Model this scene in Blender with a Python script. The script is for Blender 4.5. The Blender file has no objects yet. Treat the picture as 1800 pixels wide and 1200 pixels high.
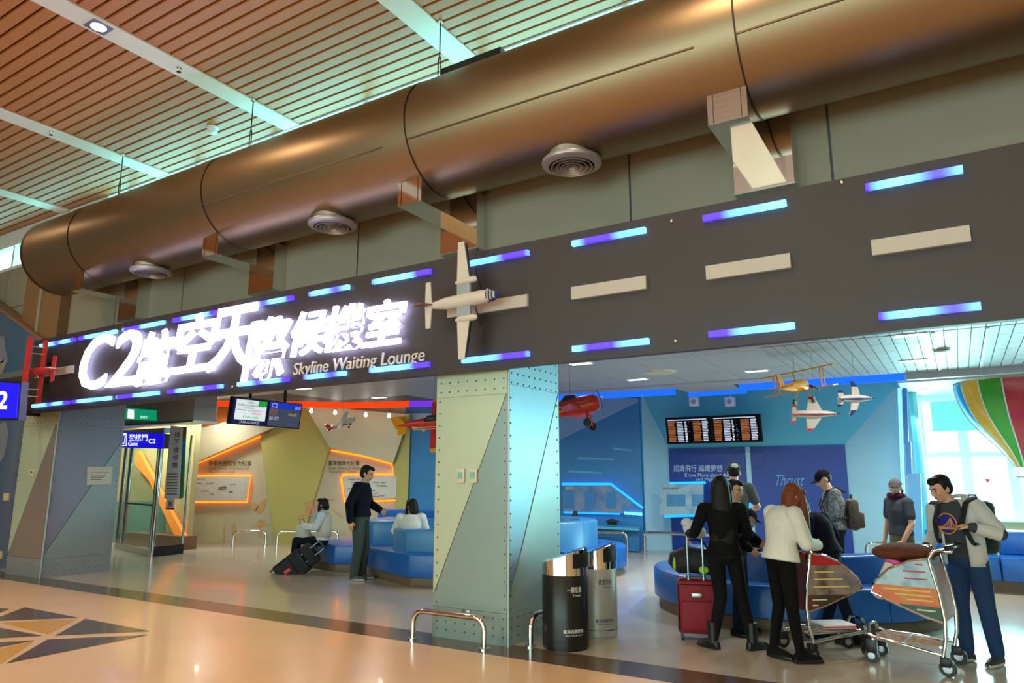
import bpy, bmesh, math, random
from mathutils import Vector, Matrix
from mathutils.bvhtree import BVHTree
random.seed(7)
V = Vector
SC = bpy.context.scene
COL = SC.collection
# ------------------------------------------------------------------ camera
F, YAW, PITCH, EYE = 1245.16, 0.555937, 0.190715, 1.6
cam = bpy.data.cameras.new('camera'); cam.sensor_width = 36.0; cam.lens = F / 1800 * 36
cam.clip_start = .05; cam.clip_end = 200
camo = bpy.data.objects.new('camera', cam); COL.objects.link(camo)
camo.location = (0, 0, EYE); camo.rotation_euler = (math.pi / 2 + PITCH, 0, YAW)
SC.camera = camo
# ------------------------------------------------------------------ world, light, exposure
w = bpy.data.worlds.new('world'); SC.world = w; w.use_nodes = True
w.node_tree.nodes['Background'].inputs[0].default_value = (.74, .96, 1, 1)
w.node_tree.nodes['Background'].inputs[1].default_value = 4.0
SC.view_settings.view_transform = 'Standard'; SC.view_settings.look = 'None'
SC.view_settings.gamma = 1; SC.view_settings.use_curve_mapping = False
SC.view_settings.exposure = -0.3

def area(name, loc, rot, sx, sy, energy, color, spread=180):
    l = bpy.data.lights.new(name, 'AREA'); l.shape = 'RECTANGLE'; l.size = sx; l.size_y = sy
    l.energy = energy; l.color = color; l.spread = math.radians(spread)
    o = bpy.data.objects.new(name, l); COL.objects.link(o); o.location = loc; o.rotation_euler = rot
    return o
P2 = math.pi / 2
# daylight outside the clerestory band, the lounge window and the glazed front of the hall
area('clerestory_daylight', (-9, 8.6, 5.3), (-P2, 0, 0), 36, 2.4, 3000, (.26, .9, 1))
area('lounge_window_daylight', (2.8, 17.7, 1.9), (-P2, 0, 0), 6.6, 2.8, 3000, (.55, .95, 1))
area('hall_front_daylight', (-3, -9.6, 3.4), (P2, 0, 0), 20, 5.0, 1000, (.80, 1, .93))
# ------------------------------------------------------------------ measuring helpers
cy, sy, cp, sp = math.cos(YAW), math.sin(YAW), math.cos(PITCH), math.sin(PITCH)
FWD = V((-sy * cp, cy * cp, sp)); RGT = V((cy, sy, 0)); UPV = RGT.cross(FWD); EYEP = V((0, 0, EYE))
def ray(x, y): return RGT * ((x - 900) / F) + UPV * ((600 - y) / F) + FWD
def onz(x, y, z=0.): d = ray(x, y); return EYEP + d * ((z - EYE) / d.z)
def ony(x, y, Y): d = ray(x, y); return EYEP + d * (Y / d.y)
def onx(x, y, X): d = ray(x, y); return EYEP + d * (X / d.x)
def onpl(x, y, p, n): d = ray(x, y); return EYEP + d * ((p - EYEP).dot(n) / d.dot(n))
def ondep(x, y, dep): return EYEP + ray(x, y) * dep
# ------------------------------------------------------------------ materials
def lin(c): return tuple(((v / 255) / 12.92 if v / 255 <= .04045 else ((v / 255 + .055) / 1.055) ** 2.4) for v in c) + (1,)
MATS = {}
def mat(name, c, rough=.5, metal=0., noise=.06, scale=6., bump=0., emit=0., spec=.5, coat=0., ec=None, alpha=1., trans=0., stretch=None):
    if name in MATS: return MATS[name]
    m = bpy.data.materials.new(name); m.use_nodes = True; nt = m.node_tree; b = nt.nodes['Principled BSDF']
    col = lin(c); b.inputs['Base Color'].default_value = col
    b.inputs['Roughness'].default_value = rough; b.inputs['Metallic'].default_value = metal
    b.inputs['Specular IOR Level'].default_value = spec; b.inputs['Coat Weight'].default_value = coat
    if trans: b.inputs['Transmission Weight'].default_value = trans
    if alpha < 1: b.inputs['Alpha'].default_value = alpha
    if noise or bump:
        tc = nt.nodes.new('ShaderNodeTexCoord'); nz = nt.nodes.new('ShaderNodeTexNoise')
        nz.inputs['Scale'].default_value = scale; nz.inputs['Detail'].default_value = 3
        src = tc.outputs['Object']
        if stretch:
            mp = nt.nodes.new('ShaderNodeMapping'); mp.inputs['Scale'].default_value = stretch
            nt.links.new(src, mp.inputs[0]); src = mp.outputs[0]
        nt.links.new(src, nz.inputs['Vector'])
        if noise:
            r = nt.nodes.new('ShaderNodeMix'); r.data_type = 'RGBA'
            r.inputs[6].default_value = tuple(max(0, v * (1 - noise * 2)) for v in col[:3]) + (1,)
            r.inputs[7].default_value = tuple(min(1, v * (1 + noise * 2)) for v in col[:3]) + (1,)
            nt.links.new(nz.outputs['Fac'], r.inputs[0]); nt.links.new(r.outputs[2], b.inputs['Base Color'])
        if bump:
            bp = nt.nodes.new('ShaderNodeBump'); bp.inputs['Strength'].default_value = bump; bp.inputs['Distance'].default_value = .02
            nt.links.new(nz.outputs['Fac'], bp.inputs['Height']); nt.links.new(bp.outputs[0], b.inputs['Normal'])
    if emit:
        b.inputs['Emission Color'].default_value = lin(ec or c); b.inputs['Emission Strength'].default_value = emit
    MATS[name] = m; return m

def mat_led(name, c1, c2, s1, s2, freq):
    """LED strip whose diodes shift between two hues along its run"""
    m = bpy.data.materials.new(name); m.use_nodes = True; nt = m.node_tree; b = nt.nodes['Principled BSDF']
    b.inputs['Base Color'].default_value = (.02, .02, .05, 1)
    tc = nt.nodes.new('ShaderNodeTexCoord'); nz = nt.nodes.new('ShaderNodeTexNoise')
    mp = nt.nodes.new('ShaderNodeMapping'); mp.inputs['Scale'].default_value = (1, 0, 0)
    nz.inputs['Scale'].default_value = freq; nz.inputs['Detail'].default_value = 0
    cr = nt.nodes.new('ShaderNodeValToRGB'); cr.color_ramp.elements[0].position = .42; cr.color_ramp.elements[1].position = .58
    cr.color_ramp.elements[0].color = tuple(v * s1 for v in lin(c1)[:3]) + (1,)
    cr.color_ramp.elements[1].color = tuple(v * s2 for v in lin(c2)[:3]) + (1,)
    nt.links.new(tc.outputs['Object'], mp.inputs[0]); nt.links.new(mp.outputs[0], nz.inputs['Vector'])
    nt.links.new(nz.outputs['Fac'], cr.inputs[0]); nt.links.new(cr.outputs[0], b.inputs['Emission Color'])
    b.inputs['Emission Strength'].default_value = 1
    MATS[name] = m; return m

def mat_bands(name, cols, axis='X', scale=8., thick=.5, rough=.5, emit=0., angle=0.):
    """flat print: horizontal bands / rows of ink broken up by noise"""
    m = bpy.data.materials.new(name); m.use_nodes = True; nt = m.node_tree; b = nt.nodes['Principled BSDF']
    b.inputs['Roughness'].default_value = rough
    tc = nt.nodes.new('ShaderNodeTexCoord'); nz = nt.nodes.new('ShaderNodeTexNoise'); nz.inputs['Scale'].default_value = scale
    nz.inputs['Detail'].default_value = 4
    mp = nt.nodes.new('ShaderNodeMapping'); mp.inputs['Rotation'].default_value = (0, 0, angle)
    mp.inputs['Scale'].default_value = {'X': (1, 1, .12), 'Z': (.3, .3, 3), 'U': (1, 1, 1)}[axis]
    cr = nt.nodes.new('ShaderNodeValToRGB'); e = cr.color_ramp.elements
    n = len(cols)
    e[0].position = .3; e[1].position = .7; e[0].color = lin(cols[0]); e[1].color = lin(cols[-1])
    for i in range(1, n - 1):
        q = e.new(.3 + .4 * i / (n - 1)); q.color = lin(cols[i])
    nt.links.new(tc.outputs['Object'], mp.inputs[0]); nt.links.new(mp.outputs[0], nz.inputs['Vector'])
    nt.links.new(nz.outputs['Fac'], cr.inputs[0]); nt.links.new(cr.outputs[0], b.inputs['Base Color'])
    if emit: nt.links.new(cr.outputs[0], b.inputs['Emission Color']); b.inputs['Emission Strength'].default_value = emit
    MATS[name] = m; return m

def mat_glass(name, tint=(200, 235, 230), mixf=.12):
    m = bpy.data.materials.new(name); m.use_nodes = True; nt = m.node_tree; nt.nodes.clear()
    out = nt.nodes.new('ShaderNodeOutputMaterial'); t = nt.nodes.new('ShaderNodeBsdfTransparent'); g = nt.nodes.new('ShaderNodeBsdfGlossy')
    fr = nt.nodes.new('ShaderNodeLayerWeight'); pw = nt.nodes.new('ShaderNodeMath'); pw.operation = 'POWER'; pw.inputs[1].default_value = 5
    ad = nt.nodes.new('ShaderNodeMath'); ad.operation = 'MULTIPLY_ADD'; ad.inputs[1].default_value = .6; ad.inputs[2].default_value = mixf * .3; ad.use_clamp = True
    nt.links.new(fr.outputs['Facing'], pw.inputs[0])
    mx = nt.nodes.new('ShaderNodeMixShader'); t.inputs[0].default_value = lin(tint); g.inputs['Roughness'].default_value = .03
    nt.links.new(pw.outputs[0], ad.inputs[0]); nt.links.new(ad.outputs[0], mx.inputs[0])
    nt.links.new(t.outputs[0], mx.inputs[1]); nt.links.new(g.outputs[0], mx.inputs[2]); nt.links.new(mx.outputs[0], out.inputs[0])
    MATS[name] = m; return m

# ------------------------------------------------------------------ mesh helpers
WM = {}          # world matrix of every object made here
def wm(o): return WM[o] if o is not None else Matrix.Identity(4)
def tag(o, label=None, cat=None, group=None, kind=None):
    if label: o['label'] = label
    if cat: o['category'] = cat
    if group: o['group'] = group
    if kind: o['kind'] = kind
    return o
def thing(name, label, cat, loc=(0, 0, 0), rz=0., group=None, parent=None):
    o = bpy.data.objects.new(name, None); COL.objects.link(o); o.empty_display_size = .1
    o.location = loc; o.rotation_euler = (0, 0, rz); WM[o] = Matrix.Translation(V(loc)) @ Matrix.Rotation(rz, 4, 'Z')
    return tag(o, label, cat, group)
class MB:
    def __init__(s): s.v = []; s.f = []; s.sm = []
    def add(s, vs, fs, smooth=False):
        n = len(s.v); s.v += [V(p) for p in vs]; s.f += [tuple(i + n for i in f) for f in fs]; s.sm += [smooth] * len(fs); return s
    def box(s, a, b, M=None):
        (x0, y0, z0), (x1, y1, z1) = a, b
        vs = [V(p) for p in ((x0, y0, z0), (x1, y0, z0), (x1, y1, z0), (x0, y1, z0), (x0, y0, z1), (x1, y0, z1), (x1, y1, z1), (x0, y1, z1))]
        if M: vs = [M @ p for p in vs]
        return s.add(vs, [(0, 3, 2, 1), (4, 5, 6, 7), (0, 1, 5, 4), (1, 2, 6, 5), (2, 3, 7, 6), (3, 0, 4, 7)])
    def bbox(s, a, b, r=.02, M=None):
        """box with chamfered edges"""
        bm = bmesh.new(); bmesh.ops.create_cube(bm, size=1)
        for v in bm.verts: v.co = V([a[i] + (b[i] - a[i]) * (v.co[i] + .5) for i in range(3)])
        bmesh.ops.bevel(bm, geom=bm.edges[:], offset=r, segments=2, affect='EDGES', profile=.5)
        bm.verts.index_update()
        vs = [(M @ v.co) if M else v.co.copy() for v in bm.verts]; fs = [[v.index for v in f.verts] for f in bm.faces]; bm.free()
        return s.add(vs, fs, True)
    def prism(s, poly, d, smooth=False):
        """3D polygon swept along vector d"""
        d = V(d); n = len(poly); p = [V(q) for q in poly]
        return s.add(p + [q + d for q in p], [tuple(range(n))[::-1], tuple(range(n, 2 * n))] + [(i, (i + 1) % n, (i + 1) % n + n, i + n) for i in range(n)], smooth)
    def tube(s, path, r, seg=10, caps=True, flat=None):
        P = [V(p) for p in path]; n = len(P); R = r if isinstance(r, (list, tuple)) else [r] * n
        vs = []; fs = []; up = None
        for i in range(n):
            t = (P[min(i + 1, n - 1)] - P[max(i - 1, 0)]); t = t.normalized() if t.length > 1e-9 else V((0, 0, 1))
            if up is None: up = V((0, 0, 1)) if abs(t.z) < .9 else V((1, 0, 0))
            a = up - t * up.dot(t); a = a.normalized() if a.length > 1e-6 else t.orthogonal().normalized(); up = a; b = t.cross(a)
            k = flat or (1, 1)
            vs += [P[i] + (a * math.cos(q) * k[0] + b * math.sin(q) * k[1]) * R[i] for q in [2 * math.pi * j / seg for j in range(seg)]]
        for i in range(n - 1):
            fs += [(i * seg + j, i * seg + (j + 1) % seg, (i + 1) * seg + (j + 1) % seg, (i + 1) * seg + j) for j in range(seg)]
        if caps: fs += [tuple(range(seg))[::-1], tuple((n - 1) * seg + j for j in range(seg))]
        return s.add(vs, fs, True)
    def lathe(s, prof, c=(0, 0, 0), seg=32, a0=0., a1=2 * math.pi, M=None):
        full = abs(a1 - a0 - 2 * math.pi) < 1e-6; m = seg if full else seg + 1; vs = []; fs = []
        for r, z in prof:
            for j in range(m):
                q = a0 + (a1 - a0) * j / seg; p = V((r * math.cos(q), r * math.sin(q), z)); vs.append((M @ p) if M else p + V(c))
        for i in range(len(prof) - 1):
            for j in range(seg):
                k = (j + 1) % m; fs.append((i * m + j, i * m + k, (i + 1) * m + k, (i + 1) * m + j))
        return s.add(vs, fs, True)
    def ell(s, c, r, M=None, seg=14, rings=8):
        vs = []; fs = []; c = V(c); M = M or Matrix.Identity(3)
        for i in range(rings + 1):
            t = math.pi * i / rings
            for j in range(seg):
                q = 2 * math.pi * j / seg; vs.append(c + M @ V((r[0] * math.sin(t) * math.cos(q), r[1] * math.sin(t) * math.sin(q), r[2] * math.cos(t))))
        for i in range(rings):
            fs += [(i * seg + j, i * seg + (j + 1) % seg, (i + 1) * seg + (j + 1) % seg, (i + 1) * seg + j)[::-1] for j in range(seg)]
        return s.add(vs, fs, True)
    def mesh(s, name, inv=None):
        me = bpy.data.meshes.new(name)
        me.from_pydata([(inv @ p) if inv else p for p in s.v], [], s.f)
        for p, q in zip(me.polygons, s.sm): p.use_smooth = q
        bm = bmesh.new(); bm.from_mesh(me); bmesh.ops.remove_doubles(bm, verts=bm.verts, dist=1e-5)
        bmesh.ops.recalc_face_normals(bm, faces=bm.faces); bm.to_mesh(me); bm.free(); me.update()
        if any(s.sm): me.set_sharp_from_angle(angle=math.radians(42))
        return me
    def build(s, name, m, parent=None, world=True, origin=None):
        """world=True: the vertices are world points; else they are in the parent's own frame"""
        o = bpy.data.objects.new(name, None)
        bpy.data.objects.remove(o)
        if parent is None and origin is None and world:
            lo = V([min(p[i] for p in s.v) for i in range(3)]); hi = V([max(p[i] for p in s.v) for i in range(3)])
            origin = V(((lo.x + hi.x) / 2, (lo.y + hi.y) / 2, lo.z))
        L = V(origin) if origin is not None else V((0, 0, 0))
        if parent is not None: inv = wm(parent).inverted() if world else None
        else: inv = Matrix.Translation(-L)
        me = s.mesh(name, inv); o = bpy.data.objects.new(name, me); COL.objects.link(o)
        mm = m if isinstance(m, (list, tuple)) else [m]
        for q in mm: me.materials.append(q)
        if parent is not None: o.parent = parent; WM[o] = wm(parent).copy()
        else: o.location = L; WM[o] = Matrix.Translation(L)
        return o
def copy_tree(o, loc=None, rz=None, label=None, group=None, parent=None):
    c = o.copy(); COL.objects.link(c); c.parent = parent
    if parent is None:
        if loc is not None: c.location = loc
        if rz is not None: c.rotation_euler = (0, 0, rz)
        if label: c['label'] = label
        if group: c['group'] = group
    for ch in [q for q in bpy.data.objects if q.parent == o]: copy_tree(ch, parent=c)
    return c
def struct(name, m, mb, label=None, parent=None):
    o = mb.build(name, m, parent)
    if parent is None: o['kind'] = 'structure'
    if label: o['label'] = label
    return o
def textmesh(s, shear=0., extrude=0., offset=0., spacing=1.):
    c = bpy.data.curves.new('lettering', 'FONT'); c.body = s; c.shear = shear; c.extrude = extrude; c.offset = offset; c.space_character = spacing
    c.resolution_u = 3
    o = bpy.data.objects.new('lettering', c); COL.objects.link(o)
    me = bpy.data.meshes.new_from_object(o.evaluated_get(bpy.context.evaluated_depsgraph_get()))
    bpy.data.objects.remove(o); bpy.data.curves.remove(c); return me
def text(name, s, m, P0, U, Vv, parent, shear=0., extrude=0., offset=0., depth=.003):
    """lettering whose bounding box fills the parallelogram P0, U, Vv; it stands out from the surface by `depth`"""
    me = textmesh(s, shear, extrude, offset); P0, U, Vv = V(P0), V(U), V(Vv); N = U.cross(Vv).normalized()
    xs = [v.co.x for v in me.vertices]; ys = [v.co.y for v in me.vertices]; zs = [v.co.z for v in me.vertices]
    x0, y0, z0 = min(xs), min(ys), min(zs); wx = max(max(xs) - x0, 1e-6); wy = max(max(ys) - y0, 1e-6)
    inv = wm(parent).inverted() if parent is not None else Matrix.Identity(4)
    for v in me.vertices:
        v.co = inv @ (P0 + U * ((v.co.x - x0) / wx) + Vv * ((v.co.y - y0) / wy) + N * (depth + (v.co.z - z0)))
    me.materials.clear(); me.materials.append(m); me.name = name
    o = bpy.data.objects.new(name, me); COL.objects.link(o); o.parent = parent; WM[o] = wm(parent).copy(); return o
def arc(c, r, a0, a1, n, ax, ay):
    c, ax, ay = V(c), V(ax), V(ay)
    return [c + ax * (r * math.cos(a0 + (a1 - a0) * i / n)) + ay * (r * math.sin(a0 + (a1 - a0) * i / n)) for i in range(n + 1)]
def lerp(a, b, t): return V(a) * (1 - t) + V(b) * t
# ------------------------------------------------------------------ palette
m_floor = mat('polished_hall_floor', (228, 186, 136), .22, noise=.05, scale=1.3, spec=.5, coat=.15)
m_floor2 = mat('polished_lounge_floor', (178, 168, 150), .17, noise=.05, scale=1.1, spec=.5, coat=.15)
m_strip = mat('dark_granite_strip', (92, 74, 54), .16, noise=.12, scale=30)
m_inlay_d = mat('dark_inlay_stone', (84, 66, 58), .18, noise=.1, scale=40)
m_inlay_y = mat('ochre_inlay_stone', (206, 150, 62), .18, noise=.08, scale=20)
m_slat = mat('champagne_ceiling_slat', (172, 106, 52), .46, noise=.05, scale=3, stretch=(.2, 8, 1), spec=.65)
m_dark = mat('black_void', (26, 20, 16), .8, noise=0)
m_beam = mat('white_painted_beam', (214, 208, 196), .45, noise=.02)
m_panel = mat('pale_wall_panel', (150, 142, 124), .42, noise=.03, scale=1.5)
m_brown = mat('brown_pilaster', (132, 98, 66), .45, noise=.05)
m_white = mat('white_paint', (222, 224, 222), .5, noise=.02)
m_ceil2 = mat('white_ceiling_panel', (180, 182, 188), .45, noise=.02)
m_joint = mat('grey_joint', (92, 96, 100), .6, noise=.02)
m_chrome = mat('polished_chrome', (226, 224, 220), .06, 1, noise=.01)
m_steel = mat('brushed_steel', (176, 178, 178), .28, 1, noise=.04, scale=30, stretch=(1, 1, .1))
m_duct = mat('satin_duct_metal', (146, 124, 97), .40, .9, noise=.03, scale=2)
m_seam = mat('dark_seam', (60, 46, 32), .5, .6, noise=.02); m_seam2 = mat('brown_seam', (104, 80, 54), .5, .5, noise=.02)
m_sign = mat('charcoal_sign_board', (55, 46, 45), .5, noise=.03, scale=3)
m_dash = mat('cream_runway_dash', (186, 178, 170), .5, noise=.02)
m_letter = mat('glowing_white_letter', (255, 255, 255), .5, noise=0, emit=12., ec=(205, 205, 255))
m_led = mat_led('blue_violet_led', (70, 40, 255), (95, 185, 255), 3.2, 5.2, 1.9)
m_sub = mat('silver_lettering', (206, 196, 184), .4, noise=.02)
m_cream = mat('cream_wall', (198, 190, 148), .55, noise=.04, scale=1.2)
m_beige = mat('beige_wall_sheet', (192, 184, 152), .55, noise=.03, scale=1)
m_olive = mat('straw_yellow_wall', (184, 174, 94), .55, noise=.05, scale=1.5)
m_orange_glow = mat('orange_glow_paint', (222, 128, 64), .55, noise=.03)  # orange cove glow on the upper wall, put into its colour
m_led_o = mat('amber_led', (255, 150, 30), .5, noise=0, emit=4.2, ec=(255, 104, 8))
m_led_b = mat('azure_led', (40, 160, 255), .5, noise=0, emit=3., ec=(14, 130, 255))
m_led_c = mat('cyan_led', (60, 220, 255), .5, noise=0, emit=4., ec=(90, 215, 255))
m_cove_b = mat('blue_cove_light', (20, 90, 255), .5, noise=0, emit=1.4, ec=(20, 100, 255))
m_cove_o = mat('orange_cove_light', (255, 80, 20), .5, noise=0, emit=.9, ec=(255, 70, 16))
m_cove_p = mat('purple_cove_light', (130, 50, 255), .5, noise=0, emit=.9, ec=(124, 54, 240))
m_sky1 = mat('mid_blue_wall', (84, 178, 204), .5, noise=.03, scale=1)
m_sky2 = mat('pale_blue_wall', (158, 204, 218), .5, noise=.03, scale=1)
m_mural = mat('deep_blue_mural', (44, 126, 184), .45, noise=.12, scale=.8, stretch=(.4, .4, 2))
m_navy = mat('navy_display_panel', (22, 60, 140), .4, noise=.06, scale=.8)
m_glass = mat_glass('clear_glass', (232, 246, 242), .1)
m_ink = mat('black_ink', (34, 30, 26), .7, noise=0)
m_ink2 = mat('grey_ink', (120, 108, 88), .7, noise=0)
m_paper = mat('printed_board', (206, 202, 190), .5, noise=.05, scale=9)
m_blk = mat('black_plastic', (22, 22, 24), .4, noise=.02)
m_grey = mat('mid_grey_paint', (150, 148, 146), .5, noise=.02)
# ------------------------------------------------------------------ floors
fl = struct('floor', m_floor, MB().box((-24, -10, -.2), (9, 5.82, 0)), 'polished warm beige terrazzo floor of the hall')
struct('trim_1', m_strip, MB().box((-24, 5.82, -.2), (9, 6.27, 0)), 'dark stone strip across the polished floor')
struct('floor', m_floor2, MB().box((-24, 6.27, -.2), (9, 18, 0)), 'polished grey beige floor of the lounge')
def z8(x, y): p = onz(x / 3, 980 + y / 3); p.z = .0015; return p
for nm, mm, tri in [('dark', m_inlay_d, [(130, 262), (415, 317), (-60, 335)]), ('ochre', m_inlay_y, [(5, 345), (410, 322), (250, 404)]),
                    ('dark', m_inlay_d, [(290, 411), (450, 323), (792, 388)]), ('dark', m_inlay_d, [(-160, 340), (222, 412), (-120, 433)]),
                    ('dark', m_inlay_d, [(250, 432), (778, 408), (33, 558)]), ('ochre', m_inlay_y, [(-120, 506), (176, 443), (5, 560)]),
                    ('dark', m_inlay_d, [(-100, 452), (182, 437), (-140, 498)]), ('dark', m_inlay_d, [(-150, 262), (48, 270), (-60, 320)])]:
    MB().prism([z8(*p) for p in tri], (0, 0, .002)).build('inlay_triangle', mm, fl)
# ------------------------------------------------------------------ hall ceiling
ce = struct('ceiling', m_dark, MB().box((-24, -10, 6.98), (9, 6.78, 7.2)), 'slatted champagne ceiling of the hall crossed by white beams')
BX = [-18.13, -14.83, -11.52, -8.19, -4.88, -1.58, 1.72, 5.02]
pitch = .1635
ys = [6.76 - pitch * i for i in range(26)]
sl0 = None
for bx0, bx1 in zip(BX[:6], BX[1:7]):
    for y in ys:
        if sl0 is None:
            q = MB(); L = 3.31 - .34
            q.add([(-L / 2, -.072, 0), (L / 2, -.072, 0), (L / 2, -.062, -.03), (-L / 2, -.062, -.03), (-L / 2, .072, 0), (L / 2, .072, 0), (L / 2, .062, -.03), (-L / 2, .062, -.03)],
                  [(0, 1, 2, 3), (3, 2, 6, 7), (7, 6, 5, 4), (0, 4, 5, 1), (0, 3, 7, 4), (1, 5, 6, 2)])
            sl0 = q.build('ceiling_slat', m_slat, ce, world=False); o = sl0
        else:
            o = sl0.copy(); COL.objects.link(o); o.parent = ce
        o.location = V(((bx0 + bx1) / 2, y - .08, 6.93)) - wm(ce).translation
q = MB()
y = ys[-1] - pitch
while y > -10:
    q.box((-24, y - .152, 6.9), (9, y - .008, 6.93)); y -= pitch
for a, b in ((-24, BX[0]), (BX[6], 9)):
    for y in ys: q.box((a, y - .152, 6.9), (b, y - .008, 6.93))
o = q.build('distant_slats', m_slat, ce); o['kind'] = 'stuff'
for x in BX: MB().box((x - .165, -10, 6.885), (x + .165, 6.76, 6.98)).build('white_beam', m_beam, ce)
# hall shell behind and beside the viewer
struct('wall_left', m_panel, MB().box((-24.2, -10, 0), (-24, 18, 7)), 'pale end wall of the hall')
struct('wall_right', m_panel, MB().box((9, -10, 0), (9.2, 18, 7)), 'pale end wall of the hall')
q = MB(); q.box((-24, -10.2, 0), (9, -10, .9)).box((-24, -10.2, 5.9), (9, -10, 7)).box((-24, -10.2, .9), (-13, -10, 5.9)).box((7, -10.2, .9), (9, -10, 5.9))
struct('wall_front', m_panel, q, 'hall wall framing the glazed front')
wn = MB()
for i in range(11): x = -13 + 2 * i; wn.box((x - .05, -10.15, .9), (x + .05, -10.05, 5.9))
wo = struct('window_1', m_white, wn, 'tall glazed front of the hall')
MB().box((-13, -10.11, .9), (7, -10.1, 5.9)).build('pane', m_glass, wo)
# ------------------------------------------------------------------ upper wall with clerestory
WY = 6.78
wb = struct('wall_back', m_joint, MB().box((-24, WY + .02, 2.95), (9, WY + .16, 6.02)), 'pale panelled wall above the runway sign')
JX = [-22.9, -20.93, -18.96, -16.98, -14.6, -12.61, -10.62, -8.66, -6.69, -4.7, -2.71, -.72, 1.26, 3.24, 5.22, 7.2, 9]
for a, b in zip(JX[:-1], JX[1:]):
    for z0, z1 in ((2.95, 5.12), (5.135, 6.02)):
        MB().box((a + .012, WY - .01, z0), (b - .012, WY + .02, z1)).build('wall_panel', m_panel, wb)
q = MB(); q.box((-24, WY - .02, 6.0), (9, WY + .16, 6.06)).box((-24, WY, 6.56), (-13.3, WY + .16, 6.98)).box((-13.3, WY, 6.885), (9, WY + .16, 6.98))
for x in JX: q.box((x - .04, WY + .03, 6.06), (x + .04, WY + .12, 6.56 if x < -13.3 else 6.885))
wo = struct('window_2', m_white, q, 'clerestory window band high above the duct')
for a, b in zip(JX[:-1], JX[1:]): MB().box((a + .04, WY + .07, 6.06), (b - .04, WY + .075, 6.56 if b < -13.3 else 6.885)).build('pane', m_glass, wo)
pl = thing('wall_pilaster', 'brown boxed pilaster on the wall behind the end of the duct', 'pilaster', (-14.95, WY - .1, 4.0))
MB().box((-15.75, WY - .16, 3.0), (-14.95, WY - .01, 6.0)).build('flank', m_brown, pl)
MB().box((-14.95, WY - .2, 3.0), (-14.2, WY - .01, 6.0)).build('face', m_brown, pl)
MB().box((-15.0, WY - .23, 3.0), (-14.9, WY - .16, 6.0)).build('rib', m_panel, pl)
# ------------------------------------------------------------------ lounge ceiling
CZ = 3.4
poly = [(-24, 6.1), (9, 6.1), (9, 14.6), (-.62, 14.6), (-.62, 14.05), (-3.6, 14.0), (-3.7, 14.85), (-4.75, 14.85), (-4.75, 14.0), (-7.4, 13.75), (-10.5, 13.3), (-12.4, 12.6), (-13.2, 11.9), (-15.4, 10.3), (-24, 8.0)]
c2 = struct('ceiling', m_joint, MB().prism([(x, y, CZ + .02) for x, y in poly], (0, 0, .1)), 'low white metal ceiling of the lounge')
struct('ceiling', m_white, MB().box((-24, 6.9, 3.95), (9, 18, 4.1)), 'roof slab above the lounge cove')
tile = None; tw, th = .147, .634
for i in range(27):
    for j in range(6):
        if tile is None:
            tile = MB().box((.006, .006, 0), (tw - .006, th - .006, .02)).build('ceiling_tile', m_ceil2, c2, world=False); o = tile
        else: o = tile.copy(); COL.objects.link(o); o.parent = c2
        o.location = V((-2.2 + tw * i, 10.17 + th * j, CZ)) - wm(c2).translation
q = MB()
for i in range(27): q.box((-2.2 + tw * i + .006, 7, CZ), (-2.2 + tw * (i + 1) - .006, 10.12, CZ + .02))
q.build('front_ceiling_run', m_ceil2, c2)
for i in range(14):
    for j, (y0, y1) in enumerate(((7, 8.6), (8.61, 10.3), (10.31, 12.0), (12.01, 13.3))):
        x0 = -16.2 + i
        if (j == 3 and x0 < -10.4) or (j == 2 and x0 < -12.9): continue
        MB().box((x0 + .006, y0, CZ), (x0 + .994, y1, CZ + .02)).build('ceiling_panel', m_ceil2, c2)
MB().box((-10.2, 13.3, CZ), (1.0, 13.35, CZ + .02)).build('edge_trim', m_ceil2, c2)
q = MB(); q.prism([(x, y, CZ) for x, y in [(-10.3, 13.3), (-2.2, 13.3), (-2.2, 13.98), (-3.6, 13.98), (-3.7, 14.84), (-4.75, 14.84), (-4.75, 13.98), (-7.4, 13.74)]], (0, 0, .02)).build('edge_panel', m_ceil2, c2)
MB().box((1.8, 7, CZ), (9, 14.6, CZ + .02)).build('side_panel', m_ceil2, c2)
for x in (-.11, .47): MB().box((x - .02, 10.2, CZ - .012), (x + .02, 13.9, CZ)).build('white_bar', m_white, c2)
# window-bay beam and raised bay ceiling
MB().box((-.62, 13.95, 3.28), (9, 14.1, 3.5)).build('bay_beam', m_ceil2, c2)
# cove lights along the ceiling edge
def cove(name, label, m, pts, z0=3.3, z1=3.5):
    q = MB()
    for a, b in zip(pts[:-1], pts[1:]):
        a = V((a[0], a[1], z0)); b = V((b[0], b[1], z0)); n = (b - a).cross(V((0, 0, 1))).normalized() * .03
        q.prism([a, b, b + n, a + n], (0, 0, z1 - z0))
    return tag(q.build(name, m), label, 'light')
cove('cove_light', 'orange cove light strip along the ceiling edge over the cream wall', m_cove_o, [(-15.2, 10.65), (-13.4, 12.1), (-12.55, 12.85), (-11.2, 13.3)])
cove('cove_light', 'purple stretch of cove light between the orange and the blue', m_cove_p, [(-11.2, 13.3), (-10.55, 13.55), (-9.9, 13.65)])
cove('cove_light', 'long blue cove light strip along the ceiling edge beside the pillar', m_cove_b, [(-9.9, 13.65), (-7.4, 14.0), (-4.85, 14.25)])
cove('cove_light', 'short blue cove light in the ceiling notch above the screens', m_cove_b, [(-4.85, 15.1), (-3.6, 15.1)], 3.34, 3.48)
cove('cove_light', 'blue cove light strip above the hanging yellow biplane', m_cove_b, [(-3.55, 14.25), (-.66, 14.3)])
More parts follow.
